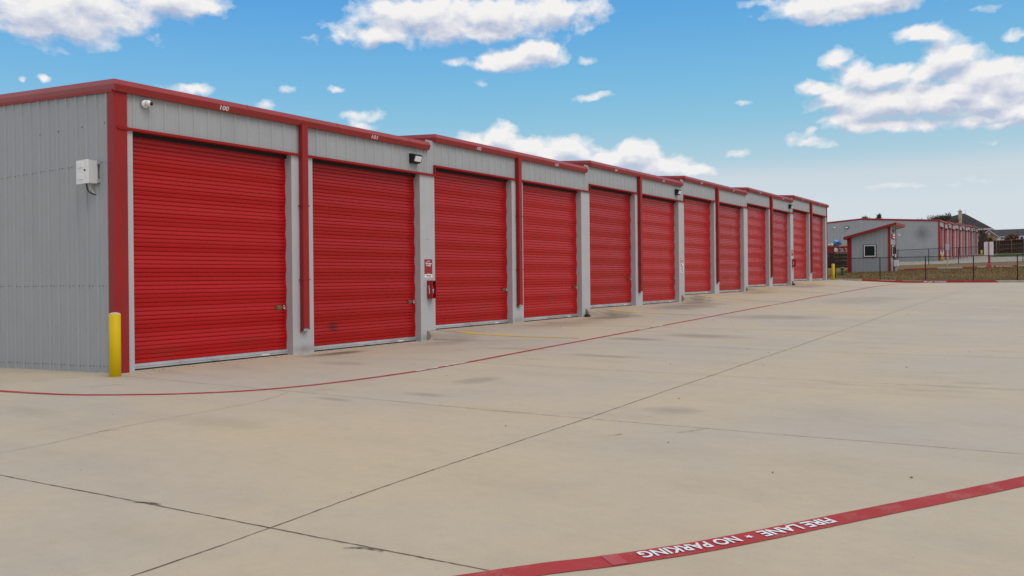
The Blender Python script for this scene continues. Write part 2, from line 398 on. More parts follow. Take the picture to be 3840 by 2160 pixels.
# far land to the horizon
mb = MB()
fx = [55.15, 55.6, 56.5, 57.5, 58.5, 60, 62, 64, 66.2, 68, 68.4, 70, 73, 76, 80, 84, 90, 96, 102, 107.5, 115, 125, 140, 150, 160, 170, 178, 200, 260, 400, 800, 1600, 3000]
fy = [1600, 600, 200, 80, 40, 20, 14, 10, 7, 4, 2, 0, -2, -4, -6, -8, -10, -12, -15, -20, -40, -80, -200, -600, -1600]
sheet(mb, fx, fy, field)
tag(mb.build('lawn', 'grass', smooth=True), 'dormant brown grass slope behind the fence', kind='structure')
mb = MB(); sheet(mb, [-3000, -400], [400, -400], lambda x, y: -.4); sheet(mb, [-3000, 3000], [3000, 400], lambda x, y: -.45); sheet(mb, [-3000, 3000], [-400, -3000], lambda x, y: -.45)
tag(mb.build('land', 'grass'), 'flat grassland out to the horizon', kind='structure')
# upper drive and yard of the second building
mb = MB(); sheet(mb, [66.3, 67.2, 68.0], fy[2:-2], field, .012)
tag(mb.build('entry_road', 'concrete_far', smooth=True), 'narrow concrete road behind the first lawn', kind='structure')
mb = MB(); sheet(mb, [84, 90, 96, 102, 107.5, 115, 125, 140], [40, 20, 14, 10, 7, 4, 2, 0, -2, -4, -6, -8, -10, -12, -15, -20], field, .012)
sheet(mb, [140, 150, 160, 165], [3, 1, 0, -1.5, -2.6], field, .012)
tag(mb.build('upper_yard', 'concrete_far', smooth=True), 'pale concrete yard beside the second storage building', kind='structure')
mb = MB(); sheet(mb, [140.05, 150, 160, 170, 177], [-2.65, -4, -6, -8, -10, -15, -40], field, .02); sheet(mb, [165.05, 170, 177], [14, 10, 4, 2, 0, -2.6], field, .02)
tag(mb.build('green_lawn', 'green_grass', smooth=True), 'green grass bank below the brown wooden fence', kind='structure')

# grass blades along the visible slope (nobody could count them)
rg = random.Random(3); mb = MB()
for _ in range(15000):
    X = 55.7+rg.random()**1.3*11; Y = rg.uniform(-13, 2.4); z = field(X, Y); a = rg.uniform(0, 3.14); h_ = rg.uniform(.025, .075); w = .035
    dx, dy = math.cos(a)*w, math.sin(a)*w; lx, ly = rg.uniform(-.03, .03), rg.uniform(-.03, .03)
    mb.face([(X-dx, Y-dy, z-.005), (X+dx, Y+dy, z-.005), (X+lx, Y+ly, z+h_)])
tag(mb.build('grass_tufts', 'grass'), 'dry tan grass tufts on the slope behind the fence', kind='stuff')

# --- kerbs
def kerb(name, X, ya, yb, base, hgt, wid, label, parts, text=None):
    # parts: painted stretches [(y0, y1)]
    mb = MB(); n = 24; Y = [ya+(yb-ya)*i/n for i in range(n+1)]
    rings = [[(X, y, base(y)-.15), (X, y, base(y)+hgt-.02), (X+.02, y, base(y)+hgt), (X+wid, y, base(y)+hgt), (X+wid, y, base(y)-.15)] for y in Y]
    mb.loft(rings); o = mb.build(name, 'kerb'); tag(o, label, kind='structure')
    mb = MB()
    for (y0, y1, slant) in parts:
        k = 12
        for i in range(k):
            a = y0+(y1-y0)*i/k; b = y0+(y1-y0)*(i+1)/k; za, zb = base(a), base(b)
            s = slant if i == k-1 else 0
            mb.face([(X-.003, a, za+.006), (X-.003, b, zb+.006), (X-.003, b+s, zb+hgt-.02), (X-.003, a, za+hgt-.02)])
            mb.face([(X-.003, a, za+hgt-.02), (X-.003, b+s, zb+hgt-.02), (X+.02, b+s, zb+hgt+.003), (X+.02, a, za+hgt+.003)])
            mb.face([(X+.02, a, za+hgt+.003), (X+.02, b+s, zb+hgt+.003), (X+wid*.9, b+s, zb+hgt+.003), (X+wid*.9, a, za+hgt+.003)])
    tag(mb.build(name+'_paint', 'red_line'), 'red fire lane paint on the '+label, kind='structure')
    if text:
        mb = MB()
        for (y0, y1) in text:
            place_text(mb, 'FIRE LANE * NO PARKING', hgt*1.05, lambda a, b: (X-.007, y0-a, base(y0)+.03+b), .004, width=abs(y1-y0))
        tag(mb.build(name+'_lettering', 'lettering'), 'white FIRE LANE NO PARKING words on the '+label, kind='structure')
kb = lambda y: ground(55., y)
kerb('kerb', 55.0, 3.5, -40, kb, .145, .16, 'low concrete kerb at the far end of the driveway', [(-1.3, -9.8, .22)], [(-5.30, -6.68)])
k2 = lambda y: field(68., y)
kerb('upper_kerb', 68.0, -1.9, -40, k2, .14, .18, 'kerb of the road halfway up the slope', [(-2.0, -4.55, 0), (-6.38, -7.41, 0), (-8.55, -10.16, 0), (-11.5, -16, 0)], [(-8.75, -9.85)])

# --- painted lines, joints and cracks: strips laid on the concrete
def smooth_path(pts, step=.12):
    out = []
    P = [pts[0]]+list(pts)+[pts[-1]]
    for i in range(1, len(P)-2):
        p0, p1, p2, p3 = P[i-1], P[i], P[i+1], P[i+2]; d = math.hypot(p2[0]-p1[0], p2[1]-p1[1]); n = max(1, int(d/step))
        for j in range(n):
            t = j/n
            out.append(tuple(.5*((2*p1[q])+(-p0[q]+p2[q])*t+(2*p0[q]-5*p1[q]+4*p2[q]-p3[q])*t*t+(-p0[q]+3*p1[q]-3*p2[q]+p3[q])*t**3) for q in (0, 1)))
    out.append(tuple(pts[-1])); return out
def strip(mb, path, w, dz, jit=0., rag=0., rs=None, wfun=None):
    rs = rs or random.Random(1); n = len(path); b = len(mb.v); off = 0
    for i, (x, y) in enumerate(path):
        a = path[max(0, i-1)]; c = path[min(n-1, i+1)]; dx, dy = c[0]-a[0], c[1]-a[1]; l = math.hypot(dx, dy) or 1; nx, ny_ = -dy/l, dx/l
        off = off*.8+rs.uniform(-jit, jit)
        ww = (wfun(i/n) if wfun else w)/2
        for s in (-1, 1):
            q = s*ww*(1+rs.uniform(-rag, rag))+off; X, Y = x+nx*q, y+ny_*q; mb.v.append((X, Y, ground(X, Y)+dz))
    for i in range(n-1): mb.f.append((b+2*i, b+2*i+2, b+2*i+3, b+2*i+1)); mb.m.append(0)
OUT = [(-2.25,2.8),(-2.0,.9),(-1.739,-.522),(-1.557,-1.35),(-1.33,-2.04),(-.881,-2.80),(-.437,-3.37),(.232,-3.947),(1.25,-4.36),(2.863,-4.60),(4.332,-4.58),(5.959,-4.53),(8.259,-4.478),(12.93,-4.44),(20.7,-4.36),(30.2,-4.30),(39.5,-4.15),(45.7,-4.10),(49.7,-4.3),(52.3,-5.3)]
INN = [(-9.2,-8.6),(-7.2,-9.15),(-5.3,-10.15),(-3.765,-11.175),(-3.24,-11.585),(-2.60,-12.02),(-1.51,-12.635),(0.0,-13.475),(2.2,-14.6),(5.5,-15.4),(9,-15.7),(20,-15.8),(36,-15.9),(50,-16)]
outp = smooth_path(OUT); innp = smooth_path(INN, .06)
rs = random.Random(5)
mb = MB(); strip(mb, outp, .108, .005, .0015, .05, rs); tag(mb.build('fire_lane_line', 'red_line'), 'thin red fire lane line running along the storage bays', kind='structure')
mb = MB(); strip(mb, innp, .175, .005, .001, .015, rs); tag(mb.build('fire_lane_line', 'red_line'), 'broad red fire lane line in the bottom right foreground', kind='structure')
# lettering bent along a path; starts at arclength s0, heading either way
def arc(path):
    s = [0]
    for a, b in zip(path, path[1:]): s.append(s[-1]+math.hypot(b[0]-a[0], b[1]-a[1]))
    return s
def along(path, S, s):
    s = max(0, min(S[-1]-1e-6, s)); lo, hi = 0, len(S)-1
    while hi-lo > 1:
        m = (lo+hi)//2
        if S[m] <= s: lo = m
        else: hi = m
    t = (s-S[lo])/max(1e-9, S[hi]-S[lo]); a, b = path[lo], path[hi]; dx, dy = b[0]-a[0], b[1]-a[1]; l = math.hypot(dx, dy)
    return a[0]+dx*t, a[1]+dy*t, dx/l, dy/l
def nearest(path, S, x, y):
    i = min(range(len(path)), key=lambda k: (path[k][0]-x)**2+(path[k][1]-y)**2); return S[i]
def path_text(mb, path, body, sstart, length, h_, flip, dz, xh=.0035):
    S = arc(path)
    def fn(a, b):
        d = -1 if flip else 1
        x, y, tx, ty = along(path, S, sstart+d*a); bb = (b-h_*.36)*d
        X, Y = x-ty*bb, y+tx*bb; return (X, Y, ground(X, Y)+dz)
    place_text(mb, body, h_, fn, xh, width=length)
def star(mb, path, sc, r, flip, dz):
    S = arc(path); x, y, tx, ty = along(path, S, sc); pts = []
    for i in range(10):
        a = math.pi*i/5+math.pi/2; q = r if i % 2 == 0 else r*.42; u, v = math.cos(a)*q, math.sin(a)*q
        if flip: u, v = -u, -v
        X, Y = x+tx*u-ty*v, y+ty*u+tx*v; pts.append((X, Y, ground(X, Y)+dz))
    c = (x, y, ground(x, y)+dz)
    for i in range(10): mb.face([c, pts[i], pts[(i+1) % 10]])
Sin = arc(innp); sF = nearest(innp, Sin, -1.83, -12.46); sG = nearest(innp, Sin, -3.09, -11.69); Lt = sF-sG
mb = MB()
path_text(mb, innp, 'FIRE LANE', sF, Lt*.41, .140, True, .011); star(mb, innp, sF-Lt*.475, .032, True, .011)
path_text(mb, innp, 'NO PARKING', sF-Lt*.53, Lt*.47, .140, True, .011)
tag(mb.build('fire_lane_lettering', 'lettering'), 'white FIRE LANE star NO PARKING stencil in the bottom right foreground', kind='structure')
Lo = arc(outp)
mb = MB()
def fl(mb, x, y, ln):
    s = nearest(outp, Lo, x, y)
    path_text(mb, outp, 'FIRE LANE', s, ln*.41, .10, False, .011, .007); star(mb, outp, s+ln*.475, .022, False, .011); path_text(mb, outp, 'NO PARKING', s+ln*.53, ln*.47, .10, False, .011, .007)
for (x, y) in ((-2.15, 2.0), (2.95, -4.6), (12.0, -4.44), (23.5, -4.3), (33.6, -4.25)): fl(mb, x, y, 1.45)
tag(mb.build('fire_lane_lettering', 'white_worn'), 'worn white FIRE LANE NO PARKING words along the thin red line', kind='structure')
# over-sprayed paler patch at the end of the near lettering
mb = MB(); Sx = nearest(innp, Sin, -3.17, -11.63); pts = [along(innp, Sin, Sx+q)[:2] for q in (-.10, -.07, -.04, 0.)]
strip(mb, pts, .165, .008, 0, .03, rs)
m_ = linepaint('faded_red', (.41, .07, .075), .3); M['faded_red'] = m_
tag(mb.build('paint_patch', 'faded_red'), 'paler over-sprayed patch on the broad red line beside the lettering', kind='structure')
# yellow stall lines
for k in range(1, 6):
    X0_ = S0+L*k+.28; mb = MB(); strip(mb, [(X0_+.13*(-y), y) for y in [-.12-.12*i for i in range(34)]], .09, .006, .001, .08, rs)
    tag(mb.build('stall_line', 'yellow_line'), 'faded yellow stall line at the foot of step number %d in the row' % k, kind='structure')
# saw-cut joints and cracks
J = [([(-4.35,-4.5),(-4.186,-6.207),(-4.0,-8.258),(-3.903,-9.386),(-3.809,-10.456),(-3.74,-11.227),(-3.6,-13.5)], .010), ([(.24,-.3),(.29,-2.325),(.401,-4.492),(.5,-7.176),(.622,-9.239),(.78,-11.032),(1.01,-13.416),(1.2,-16)], .0075),
     ([(4.5,-.25),(4.5,-1.5),(4.5,-2.903),(4.56,-6.006),(4.73,-9.198),(4.9,-10.834),(5.165,-13.242),(5.3,-16)], .0075), ([(8.70,-.15),(8.72,-2.6),(8.72,-4.5),(8.70,-7.458),(8.72,-9.933),(8.966,-13.083),(9.1,-16)], .009),
     ([(-8,-9.44),(-4.874,-9.422),(-3.903,-9.386),(-2.542,-9.299),(.622,-9.239),(4.803,-9.15),(9.746,-9.14),(14.711,-9.137),(23.341,-9.12),(35.,-9.22),(49.27,-9.35),(54.9,-9.4)], .010), ([(-8,-5.35),(-3.775,-5.253),(-2.409,-4.99),(-.504,-4.86),(.401,-4.492)], .006),
     ([(-6,-14.6),(0,-17),(20,-17.2)], .01)]
for i in range(2, 12):
    X = .45+4.15*i+.1
    if i > 2: J.append(([(X, -.3), (X, -4.4), (X+.1, -9.2), (X+.3, -16)], .010 if i % 2 else .007))
mb = MB(); rj = random.Random(11)
for path, w in J: strip(mb, smooth_path(path, .05), w*.9, .0035, .0018, .6, rj)
tag(mb.build('concrete_joints', 'crack'), 'dark saw cut joints crossing the beige concrete', kind='structure')
mb = MB()
for path, w in (([(.366,-10.435),(.5,-10.50),(.62,-10.57),(.767,-10.63)], .008), ([(-.12,-9.9),(-.02,-9.96),(.06,-9.97)], .008), ([(-4.05,-8.0),(-4.0,-8.12),(-3.97,-8.25)], .016), ([(-3.93,-10.1),(-3.86,-10.2),(-3.84,-10.35)], .014),
                ([(-.9,-1.25),(-.62,-1.42),(-.3,-1.5)], .008), ([(-2.72,-5.02),(-2.5,-5.12)], .01)):
    strip(mb, smooth_path(path, .02), w, .0065, .002, .7, rj, (lambda t, w=w: w*(.25+1.5*t*(1-t)*2)))
tag(mb.build('cracks', 'crack'), 'short dark cracks and scratches in the concrete', kind='structure')
mb = MB()
for path in ([(-.28,.35),(-.2,.16)], [(.1,-.42),(.28,-.46)], [(.55,-.46),(1.0,-.52)]):
    strip(mb, smooth_path(path, .03), .035, .0065, .004, .5, rj)
tag(mb.build('paint_scrapes', 'white_worn'), 'small white paint scrapes on the concrete near the corner bollard', kind='structure')
# rough wedges of stained concrete where each apron steps up at a pillar
mb = MB()
for k in range(1, 6):
    X = S0+L*k+.035; za, zb = DZ[k-1], DZ[k]
    for (p, q) in (((0, -.012), (.40, -.05)),):
        mb.loft([[(X, -.004, za-.02), (X+.42, -.004, za-.02), (X+.42, -.004, zb+.008), (X, -.004, zb+.008)], [(X+.0, -.03, za-.02), (X+.40, -.05, za-.02), (X+.40, -.04, zb+.006), (X+.0, -.02, zb+.006)], [(X+.06, -.20, za-.03), (X+.34, -.26, za-.03), (X+.38, -.20, za+.05), (X+.08, -.16, za+.01)]])
tag(mb.build('apron_step', 'stained_step'), 'rough dark stained concrete wedges at the foot of each apron step', kind='structure')
# leaf and grit litter
mb = MB(); rl = random.Random(21)
def speck(x, y, r):
    z = ground(x, y)+.004; n = 6; a0 = rl.uniform(0, 6); el = rl.uniform(.4, 1)
    ring = [(x+r*math.cos(a0+t)*rl.uniform(.6, 1.1), y+r*el*math.sin(a0+t)*rl.uniform(.6, 1.1)) for t in [i*6.283/n for i in range(n)]]
    mb.prism(ring, z, z+r*.5)
for _ in range(110):
    x = rl.uniform(-5, 30); y = rl.uniform(-13.5, -.3)
    speck(x, y, rl.choice([.004, .005, .006, .008, .012])*(1 if x < 6 else 1.5))
for x, y in ((-.35,-12.72),(-.75,-11.75),(-.1,-10.55),(9.5,-11.9),(9.7,-12.2),(-.2,-8.7),(11,-5.6),(9.9,-6.0),(2.4,-9.6)): speck(x, y, .012)
for _ in range(60): speck(rl.uniform(.8, 8.4), rl.uniform(-.28, .05), .012)
tag(mb.build('litter', 'crack'), 'scattered specks of grit and leaf litter on the concrete', kind='stuff')

# ================================================================== STORAGE BUILDINGS
WX = .36                # outer plane of the left end wall
DW, DR = 3.58, .20      # door width, recess
def eave_ring(o, lead, zc):  # profile (outward, z)
    return [(0, 5.165), (.15, 5.035), (.05, 4.945), (-.03, 4.945), (-.03, 5.165)]
PROF = [(-.02, 5.160), (.045, 5.153), (.114, 5.056), (.114, 5.048), (.072, 4.938), (-.02, 4.944)]
door_cache = {}
def door_mesh(variant):
    if variant in door_cache: return door_cache[variant]
    r = random.Random(100+variant); per = .0787; mb = MB(); H0, H1 = .115, 4.36; pts = []
    ph = r.uniform(-.5, .5)
    def bow(z): return .0115*math.sin(2*math.pi*z/.492+ph)+.0030*math.sin(2*math.pi*z/1.31+ph*3)+.0012*math.sin(2*math.pi*z/.21+ph)
    n = int((H1-H0)/per)
    for i in range(n):
        z = H0+i*per; j = r.uniform(-.0012, .0012)
        for dz, dy in ((0, .017), (.0045, .016), (.0095, .0015), (.017, -.0004), (.04, -.0012), (.064, -.0002), (.070, .0015), (.0740, .015)):
            zz = z+dz; pts.append((dy+bow(zz)+j, zz))
    b = len(mb.v); xsn = [-.06, .4, 1.2, 2.0, 2.8, 3.3, DW+.06]
    for x in xsn:
        sag = .003*math.sin(math.pi*(x/DW)*1.0+variant)
        for dy, z in pts: mb.v.append((x, dy+sag, z))
    m_ = len(pts)
    for i in range(len(xsn)-1):
        for j in range(m_-1): mb.f.append((b+i*m_+j, b+(i+1)*m_+j, b+(i+1)*m_+j+1, b+i*m_+j+1)); mb.m.append(0)
    me = bpy.data.meshes.new('roll_up_door'); me.from_pydata(mb.v, [], mb.f); me.materials.append(M['red_door']); me.update()
    door_cache[variant] = me; return me
def bar_mesh():
    mb = MB(); mb.box(-.04, DW+.04, -.022, .012, .028, .072, 0); mb.box(-.04, DW+.04, -.034, .012, .072, .082, 0); mb.box(-.04, DW+.04, -.018, .012, .082, .115, 0)
    mb.box(-.04, DW+.04, -.014, .010, .0, .028, 1); mb.box(1.7, 1.86, -.040, -.022, .045, .065, 2); mb.box(1.72, 1.84, -.046, -.040, .050, .060, 2); mb.box(2.9, 3.1, -.025, -.022, .036, .066, 3)
    o = mb.build('bottom_bar', ['galv', 'rubber', 'steel', 'white']); me = o.data; bpy.data.objects.remove(o); return me
def latch_mesh():
    mb = MB(); x = DW-.30
    mb.box(x, x+.15, -.022, -.008, -.042, .042, 0); mb.box(x+.015, x+.20, -.034, -.020, -.012, .014, 0); mb.box(x+.03, x+.06, -.040, -.030, -.03, .03, 0)
    mb.lathe((x+.20, -.045, -.02), [(.001, -.022), (.026, -.020), (.028, 0), (.026, .02), (.001, .022)], 12, 1)
    mb.tube([(x+.186, -.045, 0), (x+.186, -.045, .03), (x+.2, -.045, .04), (x+.214, -.045, .03), (x+.214, -.045, 0)], .004, 6, 1)
    o = mb.build('latch', ['brass', 'steel']); me = o.data; bpy.data.objects.remove(o); return me
BAR, LATCH = bar_mesh(), latch_mesh()
def gap_shade_mesh():
    mb = MB(); mb.box(-.05, DW+.05, -.05, -.015, 4.225, 4.2985); o = mb.build('top_gap_shade', 'rubber'); me = o.data; bpy.data.objects.remove(o); return me  # added black strip that stands in for the shade under the header
GAP_SHADE = gap_shade_mesh()
def storage_building(label):
    root = empty('storage_building', (0, 0, 0), label, 'storage building', 'red and grey storage buildings')
    rise = .07
    # left end wall, gable shaped
    topz = lambda y: 4.97+rise*min(y, 18.2-y)
    mb = MB()
    ribbed(mb, .145, 18.2, lambda a, o, z: (WX-o, a, z), lambda a: drive(S0)-.03*a-.12, topz, pitch=.345, phase=.22, rib=.026)
    # screws in rows along the girts
    for z0, st in ((.12, .115), (.755, .345), (1.537, .115), (3.73, .115)):
        y = .22
        while y < 9:
            for q in ((.055, .17, .285) if st < .2 else (.055,)):
                Y = y+q; zz = z0-(.03*Y if z0 < .5 else 0)+random.uniform(-.006, .006)
                mb.box(WX-.012, WX, Y-.006, Y+.006, zz-.006, zz+.006, 1)
            y += .345
    for y, z in ((.29, 4.42), (1.05, 4.43), (1.9, 4.44), (2.6, 4.45)): mb.box(WX-.012, WX, y-.008, y+.008, z-.008, z+.008, 1)
    mb.build('end_wall', ['grey_panel', 'rubber'], root)
    # far end wall and back wall
    XE = S0+L*6+.14
    mb = MB(); ribbed(mb, .02, 18.2, lambda a, o, z: (XE+o, a, z), lambda a: .9, lambda a: topz(a)+DZ[5], minor=False); mb.build('end_wall', 'grey_panel', root)
    mb = MB()
    for k in range(6):
        ribbed(mb, WX+L*k, WX+L*(k+1), lambda a, o, z: (a, 18.2+o, z), lambda a: -.9, lambda a, k=k: 4.97+DZ[k], minor=False)
    mb.build('back_wall', 'grey_panel', root)
    # corner trim
    for (xa, xb, zb, zt) in ((WX-.035, .585, -.02, 4.95),):
        mb = MB(); mb.box(xa, xb, -.03, .05, zb, zt); mb.box(xa, WX+.02, .05, .15, zb-.02, zt+.01); mb.build('corner_trim', 'red_trim', root)
    mb = MB(); mb.box(XE-.05, XE+.04, -.03, .05, 1.15, 4.95+DZ[5]); mb.build('corner_trim', 'red_trim', root)
    mb = MB(); mb.box(.585, .70, .0, .45, -.02, 4.30); mb.build('pillar', 'grey_stucco', root)
    for k in range(6):
        B = L*k; z = DZ[k]; last = k == 5
        # pillars: middle and section end
        mb = MB(); mb.box(B+.70+DW, B+4.87, 0, .45, z-.3, z+4.30, 0, .006); pm = mb.build('pillar', 'grey_stucco', root)
        xe = (XE-.05) if last else B+9.028
        mb = MB(); mb.box(B+4.87+DW, xe, 0, .45, z-.3, z+4.30, 0, .006); mb.build('pillar', 'grey_stucco', root)
        # corrugated frieze
        mb = MB(); xa = .585 if k == 0 else S0+B+.36-.0; P = lambda a, o, zz: (a, .02-o, zz)
        S = S0+B; ph = B+.70+.04
        if k == 0: ribbed(mb, .585, B+8.70, P, lambda a: z+4.32, lambda a: z+4.97, phase=ph, rib=.018)
        else:
            ribbed(mb, S+.38, (XE-.05) if last else B+8.70, P, lambda a: z+4.32, lambda a: z+4.97, phase=ph, rib=.018)
            zl = DZ[k-1]; ribbed(mb, S+.052, S+.38, P, lambda a: zl+4.32, lambda a: z+4.97, phase=ph, rib=.018)
        mb.build('frieze', 'grey_panel', root)
        # header trim with deep soffit, plus the short upstand at each step
        mb = MB(); x0 = .40 if k == 0 else B+.704; mb.box(x0, (XE-.02) if last else B+9.05, -.055, .0, z+4.288, z+4.335); mb.box(x0, (XE-.05) if last else B+9.03, 0., DR+.12, z+4.298, z+4.325)
        if k: mb.box(B+.682, B+.706, -.045, .03, DZ[k-1]+4.336, z+4.338)
        mb.build('header_trim', 'red_header', root)
        # downspout
        mb = MB(); xd = B+4.475; mb.box(xd, xd+.165, -.135, -.006, z+.56, z+4.96, 0, .012)
        mb.face([(xd, -.135, z+.56), (xd, -.006, z+.46), (xd, -.006, z+.56)]); mb.face([(xd+.165, -.135, z+.56), (xd+.165, -.006, z+.46), (xd+.165, -.006, z+.56)])
        mb.box(xd+.02, xd+.15, -.10, -.02, z+.50, z+.56, 1)
        for zz in (1.6, 3.2): mb.box(xd-.02, xd+.185, -.139, -.002, z+zz, z+zz+.025)
        mb.build('downspout', ['red_trim', 'galv'], root)
        # fascia: along the eave and up the exposed rake
        xc = WX+.01 if k == 0 else S0+B+.42; sc = .5 if k == 0 else .75
        xend = (XE+.22) if last else B+S0+L+.11
        r0 = [(xend, -o, z+zz) for o, zz in PROF]; r1 = [(xc-o*sc, -o, z+zz) for o, zz in PROF]
        r2 = [(xc-o*sc, 9.1, z+zz+rise*9.1) for o, zz in PROF]; r3 = [(xc-o*sc, 18.2, z+zz) for o, zz in PROF]
        mb = MB(); mb.loft([r0, r1, r2, r3])
        for j in range(1, 4):   # lap joints of the sheet lengths
            xj = xc+j*2.44+.3
            if xj < xend-.5: mb.loft([[(xj+d, -o-.004*(o > 0), z+zz+.003) for o, zz in PROF] for d in (0, .02)])
        fa = mb.build('fascia', 'red_fascia', root)
        if k == 0:
            mb = MB(); mb.loft([[(WX-.03, y, 4.95+rise*y-.03), (WX-.045, y, 4.95+rise*y-.03), (WX-.045, y, 4.95+rise*y+.02), (WX-.03, y, 4.95+rise*y+.02)] for y in (-.02, 9.1)]); mb.build('rake_trim', 'red_trim', root)
        # roof
        mb = MB(); ribbed(mb, S0+B+(.1 if k else .06), xend, lambda a, o, zz: (a, -.0, z+5.15+o), lambda a: 0, lambda a: 0, minor=False)
        mb = MB(); b = 0; x0r, x1r = (xc-.02), xend
        mb.face([(x0r, 0, z+5.155), (x1r, 0, z+5.155), (x1r, 9.1, z+5.155+.637), (x0r, 9.1, z+5.155+.637)]); mb.face([(x0r, 9.1, z+5.792), (x1r, 9.1, z+5.792), (x1r, 18.2, z+5.155), (x0r, 18.2, z+5.155)])
        mb.face([(xc, 0, z+4.9), (xc, 0, z+5.15), (xc, 9.1, z+5.79), (xc, 18.2, z+5.15), (xc, 18.2, z+4.9), (xc, 9.1, z+5.4)])
        mb.build('roof', 'grey_panel', root)
        # two roller doors
        for j, dx in enumerate((.70, 4.87)):
            d = bpy.data.objects.new('roll_up_door', door_mesh((k*2+j) % 5)); col.objects.link(d); d.parent = root; d.location = (B+dx, DR, z)
            b_ = bpy.data.objects.new('bottom_bar', BAR); col.objects.link(b_); b_.parent = d
            l_ = bpy.data.objects.new('latch', LATCH); col.objects.link(l_); l_.parent = d; l_.location = (0, 0, 1.02+random.uniform(-.01, .01))
            h_ = bpy.data.objects.new('top_gap_shade', GAP_SHADE); col.objects.link(h_); h_.parent = d
    return root
b1 = storage_building('long row of twelve red roller door bays numbered 100 to 111, nearest the camera')
b2 = copy_tree(b1); b2.location = (107.2, 0, 3.24); b2['label'] = 'distant storage building up the slope behind the small kiosk, seen past its pale gable wall'
for q in col.objects:
    if q.parent == b2 and q.name.startswith('end_wall') and min(v.co.x for v in q.data.vertices) < 5:
        q.data = q.data.copy(); q.data.materials[0] = M['grey_dark_patch']
# base skirting below the second building where the ground falls away
mb = MB(); mb.box(107.62, 157.6, .46, 18.1, 1.5, 3.26); 
sk = mb.build('foundation', 'kerb', b2)
# unit numbers on the fascia of the near building
fas = sorted([q for q in col.objects if q.parent == b1 and q.name.startswith('fascia')], key=lambda q: min(v.co.x for v in q.data.vertices))
tang = Vector((0, -(.114-.072), 5.048-4.938)).normalized(); nrm = Vector((0, -tang.z, tang.y)).normalized()
if nrm.y > 0: nrm = -nrm
for k in range(6):
    for j, xc in enumerate((2.455, 6.63)):
        mb = MB(); o0 = Vector((0, -.0800, 4.957+DZ[k]))+nrm*.003
        def fn(a, b, xc=xc, o0=o0, k=k): p = o0+tang*b; return (xc+L*k+a, p.y, p.z)
        place_text(mb, str(100+2*k+j), .122, fn, .0018, width=.195)
        mb.build('unit_number', 'lettering', fas[k])

# ================================================================== THINGS ON THE NEAR BUILDING
# utility box on the end wall
ub = empty('utility_box', (WX, .67, 3.55), 'light grey utility box with two louvres on the ribbed end wall, dark cable below', 'utility box')
mb = MB(); mb.box(.165, .325, .485, .855, 3.36, 3.765); mb.build('housing', 'box_grey', ub)
mb = MB(); mb.box(.143, .163, .478, .862, 3.353, 3.772); dr = mb.build('door', 'white', ub)
for z in (3.64, 3.43):
    mb = MB(); mb.loft([[(.143, y, z+.09), (.130, y, z+.085), (.128, y, z), (.143, y, z-.005)] for y in (.62, .80)]); mb.build('louvre', 'white', dr)
mb = MB(); mb.tube([(.145, .565, 3.585), (.128, .565, 3.585)], .017, 10); mb.build('lock', 'black', dr)
for z in (3.37, 3.70):
    mb = MB(); mb.box(.31, .355, .44, .49, z, z+.06); mb.build('bracket', 'galv', ub)
mb = MB(); mb.tube([(.24, .70, 3.36), (.24, .69, 3.29), (.25, .65, 3.22), (.28, .60, 3.18), (.33, .56, 3.165), (.355, .55, 3.17)], .011, 8); mb.build('cable', 'black', ub, True)
mb = MB(); mb.tube([(.22, .62, 3.36), (.25, .60, 3.28), (.30, .57, 3.2), (.34, .56, 3.17)], .005, 6); mb.tube([(.24, .58, 3.36), (.26, .60, 3.3), (.24, .62, 3.25)], .004, 6); mb.build('cable', 'white', ub, True)
# dome camera
sc = empty('security_camera', (.95, -.012, 4.82), 'white round security camera at the top left of the frieze', 'camera')
def sphere(mb, c, r, n=20, mi=0, sy=1.):
    for i in range(n//2):
        pass
    prof = [(max(.0005, r*math.sin(math.pi*i/12)), -r*math.cos(math.pi*i/12)) for i in range(13)]; mb.lathe(c, prof, n, mi)
mb = MB(); mb.tube([(.935, .0, 4.81), (.935, -.05, 4.81)], [.075, .068], 24); mb.build('base', 'white', sc, True)
mb = MB(); sphere(mb, (.95, -.09, 4.815), .058); mb.build('ball', 'white', sc, True)
mb = MB(); mb.tube([(.975, -.125, 4.81), (.995, -.150, 4.805)], [.034, .032], 16); mb.build('lens', 'black', sc, True)
# wall pack lights
def flood(x, y, z, label, sx=1.):
    f = empty('wall_light', (x, y, z), label, 'wall light', 'black wall lights on the storage buildings')
    mb = MB(); A_ = [(0, 0), (0, .225), (-.12, .215), (-.185, .175), (-.125, .015), (-.09, 0)]
    mb.loft([[(x+xx, y+py, z+pz) for py, pz in A_] for xx in (0, .30)]); mb.box(x-.008, x+.308, y-.02, y+.0, z-.01, z+.235); mb.build('housing', 'black', f)
    mb = MB(); P0 = Vector((0, -.180, .158)); P1 = Vector((0, -.132, .032)); n_ = Vector((0, -.93, -.36))*.010
    mb.loft([[(x+xx, y+P0.y, z+P0.z), (x+xx, y+P1.y, z+P1.z), (x+xx, y+P1.y+n_.y, z+P1.z+n_.z), (x+xx, y+P0.y+n_.y, z+P0.z+n_.z)] for xx in (.03, .27)]); mb.build('glass', 'lens', f)
    return f
flood(8.05, -.012, 4.545, 'black wall light with white glass beside bay 101')
flood(8.05+2*L, -.012, 4.545+DZ[2], 'black wall light beside bay 105')
flood(8.05+4*L, -.012, 4.545+DZ[4], 'black wall light beside bay 109')
for i, (X, Z, w) in enumerate(((115.7, 7.87, 'nearest'), (132.8, 8.33, 'middle'), (149.9, 8.9, 'farthest'))):
    flood(X, -.012, Z, 'black wall light on the door side of the distant building, %s of three' % w)
